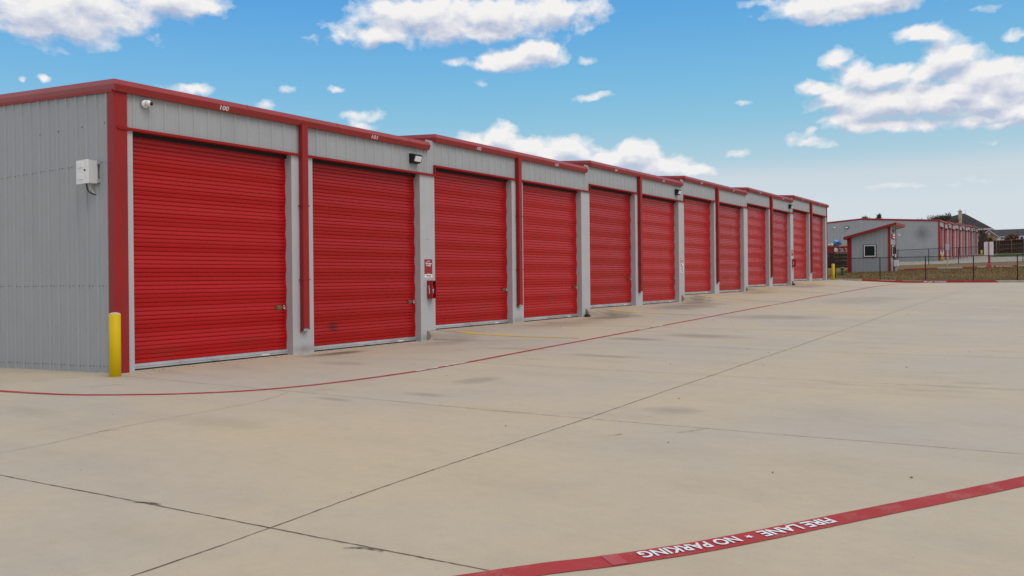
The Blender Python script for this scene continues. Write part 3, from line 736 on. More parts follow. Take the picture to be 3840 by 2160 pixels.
def gable_light(y, z, lab, s):
    f = empty('gable_light', (107.5, y, z), lab, 'wall light', 'lights on the pale gable wall')
    mb = MB(); mb.box(107.38, 107.55, y-.23*s, y+.23*s, z-.14*s, z+.14*s); mb.box(107.34, 107.38, y-.20*s, y+.20*s, z-.08*s, z+.14*s); mb.build('housing', 'black' if s > .9 else 'white', f)
    mb = MB(); mb.box(107.33, 107.345, y-.17*s, y+.17*s, z-.09*s, z+.08*s); mb.build('glass', 'lens', f)
gable_light(11.03, 7.88, 'black framed light on the pale gable wall above the kiosk roof', 1.); gable_light(12.6, 7.92, 'small white light at the left edge of the pale gable wall', .55)

# bollards
def bollard(x, y, z, h_, label, r=.1):
    b = empty('bollard', (x, y, z), label, 'bollard', 'yellow steel bollards')
    mb = MB(); mb.lathe((x, y, z), [(r, -.05), (r, h_), (r-.004, h_+.002)], 28); mb.build('sleeve', 'yellow', b, True)
    mb = MB(); mb.lathe((x, y, z), [(r-.002, h_-.01), (r-.004, h_+.004), (r*.82, h_+.016), (r*.45, h_+.027), (.001, h_+.031)], 28); mb.build('cap', 'cap' if x < 10 else 'yellow', b, True)
    return b
bollard(.115, -.40, -.01, 1.07, 'yellow bollard with pale domed cap at the near corner of the building', .093)
bollard(52.3, .05, 1.19, 1.15, 'yellow bollard past the far end of the near building')
bollard(104, -.67, field(104, -.67)+.01, .95, 'yellow bollard carrying a small sign at the corner of the distant building', .12)
bollard(160, -.34, field(160, -.34), .95, 'yellow bollard at the far end of the distant building', .15)
sg = empty('notice_sign', (103.85, -.68, 4.1), 'small white notice with red heading on top of a yellow bollard', 'sign')
mb = MB(); mb.box(103.84, 103.87, -.88, -.52, 3.95, 4.44); mb.build('panel', 'white', sg)
mb = MB(); mb.box(103.83, 103.839, -.86, -.54, 4.36, 4.42); mb.build('heading', 'sign_red', sg)
mb = MB()
for a, b_, z in ((-.80, -.60, 4.27), (-.78, -.66, 4.2), (-.74, -.6, 4.13), (-.8, -.7, 4.06)): mb.box(103.83, 103.839, a, b_, z, z+.045)
mb.build('symbol', 'black', sg); mb = MB(); mb.tube([(103.9, -.68, 3.85), (103.9, -.68, 4.35)], .02, 8); mb.build('bracket', 'galv', sg)

# poster on the pillar of bay 101
def bars(mb, x0, x1, z, h_, y, n, rr):
    x = x0
    while x < x1-.01:
        w = rr.uniform(.008, .02); mb.box(x, min(x1, x+w), y-.001, y, z, z+h_); x += w+.004
def poster(ox, oz, label):
    p = empty('poster', (ox+8.76, 0, oz+1.87), label, 'poster', 'red and white help posters')
    x0, x1 = ox+8.60, ox+8.905
    mb = MB(); mb.box(x0, x1, -.006, 0., oz+1.725, oz+2.11); mb.build('panel', 'sign_red', p)
    mb = MB(); mb.box(x0, x1, -.006, 0., oz+1.635, oz+1.725); q = mb.build('footer', 'white', p)
    mb = MB()
    place_text(mb, "We're here", .06, lambda a, b: ((x0+x1)/2+a, -.008, oz+1.985+b), .0022, width=.25, align='C')
    place_text(mb, "to help!", .06, lambda a, b: ((x0+x1)/2+a, -.008, oz+1.935+b), .0022, width=.18, align='C')
    mb.build('lettering', 'lettering', p)
    mb = MB(); rr = random.Random(4)
    bars(mb, x0+.09, x1-.08, oz+2.062, .008, -.007, 1, rr); bars(mb, x0+.07, x1-.07, oz+2.044, .008, -.007, 1, rr); bars(mb, x0+.1, x1-.1, oz+1.742, .007, -.007, 1, rr)
    mb.build('small_print', 'lettering', p)
    mb = MB(); n = 14; c = (x0+.09, oz+1.688)
    mb.face([(c[0]+.022*math.cos(6.283*i/n), -.0075, c[1]+.022*math.sin(6.283*i/n)) for i in range(n)])
    bars(mb, x0+.11, x1-.05, oz+1.684, .016, -.0065, 1, rr); bars(mb, x0+.12, x1-.045, oz+1.660, .014, -.0065, 1, rr)
    mb.build('emblem', 'sign_red', q)
poster(0, 0, 'red and white help poster above the extinguisher cabinet beside bay 101')
poster(4*L, DZ[4], 'red and white help poster on the pillar beside bay 109')
# sign on the pillar beside bay 105
x = 8.62+2*L; z = DZ[2]
sg = empty('notice_sign', (x, 0, z+1.7), 'narrow white notice with pink top and black symbols on the pillar beside bay 105', 'sign')
mb = MB(); mb.box(x, x+.28, -.006, 0, z+1.26, z+1.66); mb.build('panel', 'white', sg)
mb = MB(); mb.box(x, x+.28, -.006, 0, z+1.67, z+1.87); mb.build('top_panel', paint('faded_pink', (.50, .22, .24), .6), sg)
mb = MB()
for a, b_, c, d in ((.06, .14, 1.58, 1.63), (.04, .10, 1.52, 1.58), (.08, .22, 1.48, 1.53), (.07, .20, 1.41, 1.45), (.05, .16, 1.36, 1.40), (.12, .22, 1.30, 1.345), (.06, .1, 1.29, 1.32)): mb.box(x+a, x+b_, -.009, -.006, z+c, z+d)
mb.build('symbol', 'black', sg)
mb = MB(); mb.box(x+.02, x+.26, -.009, -.006, z+1.70, z+1.71); mb.box(x+.02, x+.26, -.009, -.006, z+1.82, z+1.845); mb.build('heading', 'white', sg)
# extinguisher cabinets
def cabinet(ox, oz, label):
    x0, x1, yb, y1, z0, z1 = ox+8.69, ox+8.87, 0., -.165, oz+1.09, oz+1.56
    c = empty('extinguisher_cabinet', ((x0+x1)/2, 0, z0), label, 'fire cabinet', 'red fire extinguisher cabinets')
    mb = MB(); t = .012
    mb.box(x0, x0+t, y1, -.002, z0, z1); mb.box(x1-t, x1, y1, -.002, z0, z1); mb.box(x0+t, x1-t, y1, -.002, z0, z0+t); mb.box(x0+t, x1-t, y1, -.002, z1-t, z1); mb.box(x0+t, x1-t, -.012, -.002, z0+t, z1-t)
    mb.build('case', 'sign_red', c)
    mb = MB(); f = .024
    mb.box(x0, x1, y1-.012, y1, z1-f, z1); mb.box(x0, x1, y1-.012, y1, z0, z0+f); mb.box(x0, x0+f, y1-.012, y1, z0+f, z1-f); mb.box(x1-f, x1, y1-.012, y1, z0+f, z1-f); fr = mb.build('door_frame', 'sign_red', c)
    mb = MB(); mb.lathe(((x0+x1)/2, -.085, z0+.03), [(.001, 0), (.05, .002), (.052, .26), (.045, .30), (.018, .335), (.018, .36), (.001, .362)], 18); ex = mb.build('extinguisher', 'red_door', c, True)
    mb = MB(); mb.lathe(((x0+x1)/2, -.085, z0+.13), [(.0535, 0), (.0535, .12)], 18); mb.build('label_band', 'extinguisher_blue', ex, True)
    mb = MB(); mb.box((x0+x1)/2-.02, (x0+x1)/2+.05, -.095, -.075, z0+.385, z0+.41); mb.tube([((x0+x1)/2, -.1, z0+.38), ((x0+x1)/2-.05, -.11, z0+.33), ((x0+x1)/2-.055, -.11, z0+.2)], .008, 6); mb.build('handle', 'black', ex)
    # white pictogram on the left side
    mb = MB(); X = x0-.0015
    for a, b_, q, w in ((-.07, -.095, .12, .30), (-.07, -.095, .12, .128), (-.07, -.095, .29, .30), (-.066, -.08, .31, .33), (-.05, -.09, .33, .338), (-.05, -.056, .27, .33)):
        mb.box(X, x0, a, b_, z0+q, z0+w)
    mb.build('symbol', 'lettering', c)
    mb = MB(); mb.tube([(x1-.02, -.02, z0), (x1-.02, -.02, z0-.05), (x1-.0, -.03, z0-.06)], .008, 6); mb.build('latch', 'galv', c)
cabinet(0, 0, 'red fire extinguisher cabinet with open front on the pillar beside bay 101')
cabinet(4*L, DZ[4], 'red fire extinguisher cabinet on the pillar beside bay 109')
# small black wheel chocks lying at pillar feet
for k, w in ((2, 'between bays 103 and 104'), (5, 'between bays 109 and 110')):
    X = S0+L*k-.12; c = MB(); z = DZ[k-1]
    c.loft([[(X, -.04, z), (X, -.05, z+.09), (X, -.16, z+.06), (X, -.20, z)], [(X+.36, -.04, z), (X+.36, -.05, z+.11), (X+.36, -.16, z+.08), (X+.36, -.20, z)]])
    tag(c.build('wheel_chock', 'black'), 'small black rubber chock at the pillar foot '+w, 'chock', 'black chocks at pillar feet')

# ================================================================== KIOSK
K = empty('office_kiosk', (65, 0, 1.8), 'small grey kiosk with red sloping roof and one dark window, behind the front fence', 'kiosk')
KX, KY0, KY1, KZ, KD = 64.0, -1.683, 1.56, 1.78, 66.28
rz = lambda y: 4.56+(1.73-y)*(5.56-4.56)/(1.73+2.09)
mb = MB(); ribbed(mb, KY0+.02, KY1-.02, lambda a, o, z: (KX-o, a, z), lambda a: KZ, lambda a: rz(a)-.02, pitch=.305, rib=.02, minor=False)
ribbed(mb, KX+.02, KD, lambda a, o, z: (a, KY0-o, z), lambda a: KZ, lambda a: rz(KY0)-.02, rib=.012, minor=False)
mb.face([(KX, KY1, KZ), (KD, KY1, KZ), (KD, KY1, rz(KY1)), (KX, KY1, rz(KY1))]); mb.face([(KD, KY1, KZ), (KD, KY0, KZ), (KD, KY0, rz(KY0)), (KD, KY1, rz(KY1))])
wl = mb.build('wall', 'grey_panel', K)
mb = MB(); x0, x1 = 63.62, 67.85
mb.loft([[(x, 1.76, rz(1.76)), (x, -2.12, rz(-2.12)), (x, -2.12, rz(-2.12)+.13), (x, 1.76, rz(1.76)+.13)] for x in (x0+.04, x1-.04)], mi=1)
for q0, q1 in ((x0, x0+.05), (x1-.05, x1)): mb.loft([[(x, 1.80, rz(1.8)-.03), (x, -2.16, rz(-2.16)-.03), (x, -2.16, rz(-2.16)+.17), (x, 1.80, rz(1.8)+.17)] for x in (q0, q1)])
mb.box(x0, x1, -2.17, -2.12, rz(-2.12)-.04, rz(-2.12)+.17); mb.box(x0, x1, 1.76, 1.84, rz(1.8)-.04, rz(1.8)+.14)
mb.face([(x0, 1.8, rz(1.8)+.172), (x1, 1.8, rz(1.8)+.172), (x1, -2.16, rz(-2.16)+.172), (x0, -2.16, rz(-2.16)+.172)])
mb.build('roof', ['red_trim', 'cap'], K)
for a, b_ in ((KY1-.27, KY1+.01), (KY0-.01, KY0+.18)):
    mb = MB(); mb.box(KX-.05, KX+.03, a, b_, KZ, rz((a+b_)/2)-.0); mb.build('corner_trim', 'red_trim', K)
mb = MB(); mb.box(KD-.06, KD+.05, KY0-.05, KY0+.05, KZ, rz(KY0)-.02); mb.build('corner_trim', 'red_trim', K)
mb = MB(); mb.tube([(KX-.08, KY1+.0, rz(KY1)-.05), (KX-.08, KY1-.02, KZ+.25), (KX-.10, KY1+.06, KZ+.16), (KX-.12, KY1+.26, KZ+.02)], .06, 6); mb.build('downspout', 'red_trim', K)
w = None
mb = MB(); f = .07; y0, y1, z0, z1 = -.64, .385, 3.0, 4.03
for q in ((y0, y1, z0, z0+f), (y0, y1, z1-f, z1), (y0, y0+f, z0+f, z1-f), (y1-f, y1, z0+f, z1-f)): mb.box(KX-.06, KX, *q)
w = mb.build('window', 'dark_frame', K)
mb = MB(); y0 += f; y1 -= f; z0 += f-.02; z1 -= f-.02; f = .06
for q in ((y0, y1, z0, z0+f), (y0, y1, z1-f, z1), (y0, y0+f, z0+f, z1-f), (y1-f, y1, z0+f, z1-f)): mb.box(KX-.075, KX-.02, *q)
mb.build('sash', 'white', w)
mb = MB(); mb.box(KX-.045, KX-.03, y0+f, y1-f, z0+f, z1-f); mb.build('pane', 'glass_dark', w)
# service side, turned away to the right
mb = MB(); Y = KY0-.03
mb.box(64.32, 65.7, Y-.03, Y, 4.47, 4.89); mb.build('sign_board', 'sign_red', K); 
mb = MB(); mb.box(64.7, 65.6, Y-.05, Y-.03, 4.72, 4.84); mb.box(64.7, 65.6, Y-.05, Y-.03, 4.55, 4.64); mb.build('sign_panel', 'white', K)
mb = MB(); mb.box(64.85, 65.4, Y-.05, Y, 5.02, 5.24); mb.build('vent', 'black', K)
mb = MB(); mb.box(64.2, 64.95, Y-.04, Y, 3.05, 3.99); w = mb.build('window', 'dark_frame', K)
mb = MB(); mb.box(64.28, 64.88, Y-.06, Y-.03, 3.12, 3.92); mb.build('sash', 'white', w); mb = MB(); mb.box(64.36, 64.8, Y-.07, Y-.05, 3.2, 3.84); mb.build('pane', 'glass_dark', w)
mb = MB(); mb.box(65.05, 66.05, Y-.05, Y, 1.85, 3.99); w = mb.build('door', 'dark_frame', K)
mb = MB(); mb.box(65.2, 65.9, Y-.06, Y-.04, 3.0, 3.8); mb.build('pane', 'glass_dark', w); mb = MB(); mb.box(65.4, 65.7, Y-.07, Y-.05, 2.95, 3.25); mb.build('notice', 'white', w)
# meter box in front of it
e = empty('electrical_cabinet', (64.2, -2.05, 1.8), 'pale electrical cabinet on legs at the right corner of the kiosk', 'electrical cabinet')
mb = MB(); mb.box(64.1, 64.35, -2.23, -1.87, 2.22, 2.75, 0, .02); mb.build('cabinet', 'box_grey', e); mb = MB(); mb.box(64.085, 64.10, -2.20, -1.90, 2.26, 2.71); mb.build('door', 'white', e)
mb = MB(); mb.box(64.15, 64.3, -2.12, -1.98, 1.75, 2.22); mb.build('pedestal', 'galv', e)
fl_ = empty('kiosk_light', (64.2, -1.9, 4.8), 'tiny white lamp on the right side of the kiosk under the roof', 'lamp')
mb = MB(); mb.tube([(66.2, -1.73, 4.9), (66.2, -1.9, 4.95), (66.2, -1.98, 4.88)], .02, 6); mb.build('arm', 'white', fl_); mb = MB(); mb.lathe((66.2, -1.98, 4.78), [(.001, .1), (.05, .1), (.09, 0), (.001, 0)], 12); mb.build('shade', 'white', fl_)

# ================================================================== CHAIN LINK FENCES
def fence(X, ys_, base, hgt, label, r=.03):
    f = empty('chain_link_fence', (X, ys_[0], base(ys_[0])), label, 'fence', 'black chain link fences')
    for y in ys_:
        mb = MB(); mb.tube([(X, y, base(y)-.1), (X, y, base(y)+hgt)], r, 8); mb.lathe((X, y, base(y)+hgt), [(r*1.15, -.02), (r*1.15, .02), (.003, .05)], 8); mb.build('post', 'black', f)
    mb = MB(); mb.tube([(X, y, base(y)+hgt) for y in ys_], r*.75, 6); mb.build('top_rail', 'black', f)
    mb = MB(); b = 0
    for a, c in zip(ys_, ys_[1:]): mb.face([(X-.02, a, base(a)+.03), (X-.02, c, base(c)+.03), (X-.02, c, base(c)+hgt), (X-.02, a, base(a)+hgt)])
    mb.build('mesh', 'chain', f)
    return f
fence(55.6, [6.7, 3.6, .63, -2.40, -5.33, -8.25, -10.78, -13.8, -16.8, -19.8], lambda y: field(55.6, y)-.03, 1.69, 'black chain link fence right behind the red kerb, in front of the kiosk', .034)
fence(82.0, [8.7, 6.3, 5.45, .7, -2.08, -4.68, -7.3, -9.95, -12.6, -15.3, -18], lambda y: field(82, y), 1.58, 'black chain link fence higher up the slope behind the kiosk', .034)

# ================================================================== ROLL-OFF CONTAINER AND CLUTTER
sK = 1.0515
def s84(Y, z): return (CY+(Y-CY)*sK, CH+(z-CH)*sK)
RC = empty('waste_container', (84.6, 6.5, 2.4), 'red roll-off waste container heaped with debris, behind the fence left of the kiosk', 'container')
ya, zt = s84(7.6, 4.50); yb, _ = s84(3.6, 4.5); _, zb = s84(5, 3.60)
mb = MB(); mb.box(84.6, 86.9, yb, ya, 2.62, zt-.08); mb.box(84.5, 84.62, yb, ya, zt-.10, zt); mb.box(84.5, 86.9, yb, yb+.1, zt-.1, zt)
y = yb+.3
while y < ya: mb.box(84.53, 84.6, y, y+.09, 2.65, zt-.1); y += .48
mb.build('body', 'red_container', RC)
mb = MB(); mb.box(84.7, 86.8, yb+.2, ya-.2, 2.3, 2.62); mb.build('skid', 'black', RC)
mb = MB(); X = 84.515
def q84(a, z0, b_, z1):
    A_ = s84(a, z0); B_ = s84(b_, z1); mb.box(X, X+.02, A_[0], B_[0], A_[1], B_[1])
def st(a, b_, c, d): q84(a, c, b_, d)
for (yl, yr) in ((5.817, 5.461), (5.298, 4.967)):
    st(yl, yl-.05, 4.17, 4.325); st(yl, yr, 4.20, 4.25); st(yr+.05, yr, 4.0, 4.25); st(yl-.11, yr, 3.995, 4.04); st(yl-.11, yl-.16, 4.0, 4.14)
st(6.234, 4.99, 3.90, 3.935); st(5.95, 4.99, 3.84, 3.865)
cc = s84(6.14, 4.155); mb.face([(X, cc[0]+.19, cc[1]-.2), (X, cc[0]+.19, cc[1]+.2), (X, cc[0]-.05, cc[1]+.2), (X, cc[0]-.17, cc[1]+.08), (X, cc[0]-.2, cc[1]-.02), (X, cc[0]-.13, cc[1]-.15), (X, cc[0]-.02, cc[1]-.2)])
mb.build('lettering', 'lettering', RC)
mb = MB(); a = s84(6.27, 4.0); b_ = s84(6.0, 4.3); mb.tube([(X-.005, a[0]-.1, a[1]), (X-.005, b_[0], b_[1]-.05)], .018, 4); mb.build('emblem', 'sign_red', RC)
rr = random.Random(8)
def junk(name, mat, label, cat, pts, th):
    mb = MB(); P = [s84(y, z) for y, z in pts]
    mb.loft([[(85.0+dx+rr.uniform(-.1, .1), y, z+dz) for y, z in P] for dx, dz in ((-.3, 0), (th*.5, .12), (th, -.1))]); tag(mb.build(name, mat), label, cat, 'debris heaped on the red container')
junk('tarpaulin', 'blue', 'dark blue crumpled tarpaulin on the debris heap of the red container', 'tarpaulin', [(6.42, 4.66), (6.1, 4.98), (5.9, 4.92), (5.82, 4.72), (5.95, 4.60)], .8)
junk('tarpaulin', 'light_blue', 'pale blue plastic sheet behind the dark blue tarpaulin', 'plastic sheet', [(6.46, 4.78), (6.40, 5.10), (6.25, 5.06), (6.12, 4.95), (6.3, 4.72)], .9)
junk('timber_scrap', 'wood', 'pale timber scraps on the right of the debris heap', 'timber', [(6.35, 4.50), (6.3, 4.66), (5.9, 4.60), (5.2, 4.60), (4.9, 4.50)], 1.0)
junk('rubble_heap', 'stone', 'low mound of rubble on the left of the debris heap', 'rubble', [(7.4, 4.5), (7.2, 4.66), (6.9, 4.70), (6.6, 4.68), (6.4, 4.5)], 1.0)
junk('plastic_bag', 'white', 'white bag lying on the left of the debris heap', 'bag', [(6.72, 4.6), (6.68, 4.72), (6.48, 4.70), (6.45, 4.6)], .3)
junk('garden_waste', 'leaf_olive', 'green garden waste at the left rim of the red container', 'garden waste', [(7.0, 4.5), (6.9, 4.6), (6.75, 4.62), (6.7, 4.5)], .4)
# maroon dumpsters in front of it
for (a, b_, lab) in ((7.15, 6.44, 'dark maroon dumpster with a white lid flap, left of the pair'), (6.38, 6.08, 'narrow dark maroon dumpster next to the plank stack')):
    A_, z1 = s84(a, 3.70); B_, z0 = s84(b_, 2.50)
    d = empty('dumpster', (83.6, (A_+B_)/2, z0), lab, 'dumpster', 'maroon dumpsters')
    mb = MB(); mb.loft([[(83.4-s, A_+s*.3, z), (83.4-s, B_-s*.3, z), (84.3, B_-s*.3, z), (84.3, A_+s*.3, z)] for z, s in ((z0, 0), (z0+.1, .02), (z1-.25, .05), (z1, .0))]); mb.box(83.32, 83.4, B_, A_, z1-.32, z1-.24); mb.build('bin', 'maroon', d)
    mb = MB(); mb.box(83.5, 84.2, B_+.02, A_-.02, z0-.3, z0); mb.build('base', 'black', d)
    mb = MB(); mb.box(83.3, 84.34, B_, A_, z1, z1+.04); mb.build('lid', 'black', d)
    if a > 7:
        mb = MB(); mb.loft([[(83.2, A_+.02, z1-.42), (83.2, B_+.35, z1-.42), (83.25, B_+.22, z1-.17), (83.25, A_+.02, z1-.17)], [(83.23, A_+.02, z1-.42), (83.23, B_+.35, z1-.42), (83.28, B_+.22, z1-.17), (83.28, A_+.02, z1-.17)]]); mb.build('flap', 'white', d)
# stack of planks
A_, z1 = s84(6.06, 3.86); B_, z0 = s84(4.5, 2.60)
ps = empty('timber_stack', (83.5, 5.5, z0), 'tall stack of weathered dark timber pallets left of the kiosk', 'timber stack'); rr = random.Random(2)
for n in range(9):
    zz = z0-.3+n*(z1-z0+.3)/9; mb = MB()
    mb.box(83.0+rr.uniform(-.05, .05), 84.2, B_-rr.uniform(0, .1), A_-rr.uniform(0, .12), zz, zz+.055, n in (1, 4, 6, 8)); mb.box(83.1, 84.1, B_+.1, A_-.15, zz+.055, zz+.16, 0)
    mb.build('pallet', ['bark', 'wood'], ps)
# barrel
bz = field(60, 1.1); gb = empty('green_barrel', (60, 1.145, bz), 'small green barrel standing on the grass left of the kiosk', 'barrel')
mb = MB(); mb.lathe((60, 1.145, bz), [(.001, 0), (.10, 0), (.118, .05), (.122, .3), (.12, .55), (.128, .56), (.128, .59), (.11, .60)], 20); mb.build('body', 'green_barrel', gb, True)
mb = MB(); mb.lathe((60, 1.145, bz), [(.112, .6), (.118, .615), (.001, .63)], 20); mb.build('lid', 'white', gb, True)
# wide white sign board seen from behind
bd = empty('sign_board', (65.5, -8.42, 1.92), 'large white board with a red pole behind it, on a red splayed base', 'sign')
mb = MB(); mb.box(65.56, 65.60, -8.735, -8.107, 2.93, 4.03); mb.build('panel', 'white', bd)
mb = MB(); mb.box(65.46, 65.54, -8.46, -8.40, 2.3, 4.02); mb.build('pole', 'sign_red', bd)
mb = MB(); mb.box(65.43, 65.55, -8.485, -8.375, 2.3, 3.0); mb.build('sleeve', 'red_line', bd)
mb = MB(); mb.loft([[(65.5+sx*d, -8.43+sy*w_, 1.86+z) for sx, sy in ((-1, -1), (1, -1), (1, 1), (-1, 1))] for z, w_, d in ((0, .27, .3), (.03, .27, .3), (.42, .13, .14), (.50, .07, .08))]); mb.build('base', 'red_line', bd)
# back of a small sign on a grey post
s2 = empty('road_sign', (66.2, -5.47, 1.87), 'grey back of a small square sign on a thin grey post', 'sign')
mb = MB(); mb.box(66.2, 66.215, -5.646, -5.369, 3.5, 3.97); mb.build('panel', 'galv', s2); mb = MB(); mb.tube([(66.24, -5.49, 1.8), (66.24, -5.49, 3.9)], .028, 8); mb.build('post', 'galv', s2)

# ================================================================== WOODEN FENCE AND HOUSES
wfp = [(182, 6), (178.6, .5), (178, -1.0), (178, -3.3), (178, -6.0), (178, -9.5), (178, -14), (178, -20), (178, -28)]
wfz = lambda x, y: (7.99-(y+1.0)*.038)
wf = empty('wooden_fence', (178, -1, 5.5), 'dark brown timber fence with paler rails on the green bank', 'fence')
mb = MB()
for (xa, ya_), (xb, yb_) in zip(wfp, wfp[1:]):
    n = max(1, int(math.hypot(xb-xa, yb_-ya_)/.3))
    for i in range(n):
        t0, t1 = i/n, (i+.94)/n; a = (xa+(xb-xa)*t0, ya_+(yb_-ya_)*t0); b_ = (xa+(xb-xa)*t1, ya_+(yb_-ya_)*t1); zt = wfz(*a)+rr.uniform(-.03, .03)
        mb.loft([[(a[0], a[1], 5.0), (b_[0], b_[1], 5.0), (b_[0], b_[1], zt), (a[0], a[1], zt)], [(a[0]+.03, a[1], 5.0), (b_[0]+.03, b_[1], 5.0), (b_[0]+.03, b_[1], zt), (a[0]+.03, a[1], zt)]])
mb.build('boards', 'fence_wood', wf)
for dz in (.1, .95, 1.75):
    mb = MB(); mb.tube([(x-.08, y, wfz(x, y)-dz) for x, y in wfp], .045, 4); mb.build('rail', 'rail_wood', wf)
for y in (-1.5, -4.0, -6.0, -8.2, -10.6, -13, -15.5, -18): 
    mb = MB(); mb.tube([(177.85, y, 5.1), (177.85, y, wfz(178, y)+.05)], .07, 6); mb.build('post', 'rail_wood', wf)
mb = MB(); mb.tube([(177.8, -1.1, 5.9), (177.8, -2.3, 7.1)], .04, 4); mb.tube([(177.8, -1.3, 5.4), (177.8, -2.5, 6.2)], .04, 4); mb.build('brace', 'rail_wood', wf)

H1 = empty('house', (222, 7, 6), 'large house with a steep dark hip roof and stone chimney behind the distant building', 'house', 'houses behind the fence')
mb = MB(); mb.box(216, 236, 3.6, 24, 5, 12.3); mb.build('wall', 'stone', H1)
ev = 12.1
mb = MB(); E_ = [(213.8, 25, ev), (213.8, 1.6, ev), (238, 1.6, ev), (238, 25, ev)]; p1, p2 = (224, 7.8, 17.1), (228, 18, 17.1)
# hip roof with the ridge running away to the left
pk1, pk2 = (217.8, 7.75, 16.05), (217.8+4, 8.3, 16.1)
mb.face([E_[0], E_[1], (217.5, 7.7, 16.1), (217.5, 8.3, 16.1)]); mb.face([E_[1], E_[2], (232, 8.0, 16.1), (217.5, 7.7, 16.1)]); mb.face([E_[3], E_[0], (217.5, 8.3, 16.1), (232, 8.4, 16.1)]); mb.face([E_[2], E_[3], (232, 8.4, 16.1), (232, 8.0, 16.1)]); mb.face(list(reversed(E_)))
ro = mb.build('roof', 'shingle', H1)
mb = MB(); mb.box(213.7, 213.85, 1.6, 25, ev-.25, ev+.02); mb.box(213.7, 238, 1.5, 1.62, ev-.25, ev+.02); mb.build('eaves', 'white', H1)
mb = MB(); mb.box(215.0, 216.0, 8.15, 8.85, 12, 16.5); mb.box(214.9, 216.1, 8.05, 8.95, 16.5, 16.65); mb.box(215.2, 215.8, 8.35, 8.65, 16.65, 17.0); mb.build('chimney', 'stone', ro)
mb = MB(); mb.tube([(216, 7.45, 15.8), (216, 7.45, 16.9)], .05, 5); mb.build('antenna', 'galv', ro)
mb = MB(); mb.box(215.9, 216.02, 4.5, 5.6, 9.6, 11.0); mb.build('window', 'white', H1)

H2 = empty('house', (208, -2, 6), 'low house with a long dark shingle roof and pale brick gable behind the wooden fence', 'house', 'houses behind the fence')
mb = MB(); mb.box(207.5, 222, -26, 4.5, 5, 9.4); mb.build('wall', 'brick', H2)
mb = MB(); mb.face([(206, 6, 9.25), (206, -26.5, 9.25), (213, -26.5, 11.7), (213, 2.3, 11.7)]); mb.face([(220, 6, 9.25), (220, -26.5, 9.25), (213, -26.5, 11.7), (213, 2.3, 11.7)]); mb.face([(206, 6, 9.25), (213, 2.3, 11.7), (220, 6, 9.25)]); mb.face([(206, 6, 9.22), (220, 6, 9.22), (220, -26.5, 9.22), (206, -26.5, 9.22)])
mb.face([(206.0, -3.65, 9.24), (211.6, -3.7, 11.60), (211.6, -8, 11.60), (206.0, -8, 9.24)])
ro2 = mb.build('roof', 'shingle', H2)
mb = MB(); mb.box(205.9, 206.05, -26.5, 5, 9.0, 9.27); mb.build('eaves', 'white', H2)
g = MB(); g.loft([[(x, 3.0, 5), (x, .2, 5), (x, .2, 9.9), (x, 1.6, 11.1), (x, 3.0, 9.9)] for x in (203.2, 208)]); gb2 = g.build('gable', 'brick', H2)
mb = MB()
for s in (-1, 1):
    mb.loft([[(x, 1.6+s*(-.0), 11.12), (x, 1.6+s*1.75, 9.68), (x, 1.6+s*1.75, 9.80), (x, 1.6, 11.26)] for x in (202.9, 208)], mi=1); mb.loft([[(x, 1.6, 11.08), (x, 1.6+s*1.75, 9.64), (x, 1.6+s*1.75, 9.78), (x, 1.6, 11.24)] for x in (202.7, 202.9)])
mb.build('gable_roof', ['white', 'shingle'], H2)
mb = MB(); n = 16; mb.tube([(203.19, 1.6, 10.5), (203.12, 1.6, 10.5)], .26, 16); mb.build('vent', 'white', H2)
mb = MB(); n = 12; mb.loft([[(x, 1.55+.5*math.cos(math.pi*i/n), 8.95+.5*math.sin(math.pi*i/n)) for i in range(n+1)] for x in (203.1, 203.2)]); mb.box(203.1, 203.2, 1.05, 2.05, 7.8, 8.9); w = mb.build('window', 'white', H2)
mb = MB(); mb.loft([[(x, 1.55+.38*math.cos(math.pi*i/n), 8.97+.38*math.sin(math.pi*i/n)) for i in range(n+1)] for x in (203.05, 203.1)]); mb.build('pane', 'glass_dark', w)
mb = MB(); mb.box(203.9, 206, -1.2, .3, 9.62, 9.74); mb.box(204.0, 206, -.5, .2, 8.0, 9.62); mb.build('porch', 'white', H2)
mb = MB(); mb.box(204.5, 206.2, -5.0, -4.1, 8.9, 9.75); mb.build('dormer', 'white', H2); mb = MB(); mb.box(204.45, 204.5, -4.8, -4.3, 9.05, 9.6); mb.build('pane', 'glass_dark', H2)
H3 = empty('shed', (190, -.5, 6), 'low dark shed roof peeping over the wooden fence in front of the brick gable', 'shed')
mb = MB(); mb.loft([[(x, 1.1, 8.0), (x, .4, 8.75), (x, -1.3, 8.1)] for x in (188, 191)]); mb.build('roof', 'shingle', H3); mb = MB(); mb.box(188.2, 190.8, -1.1, 1.0, 5.5, 8.05); mb.build('wall', 'rail_wood', H3)

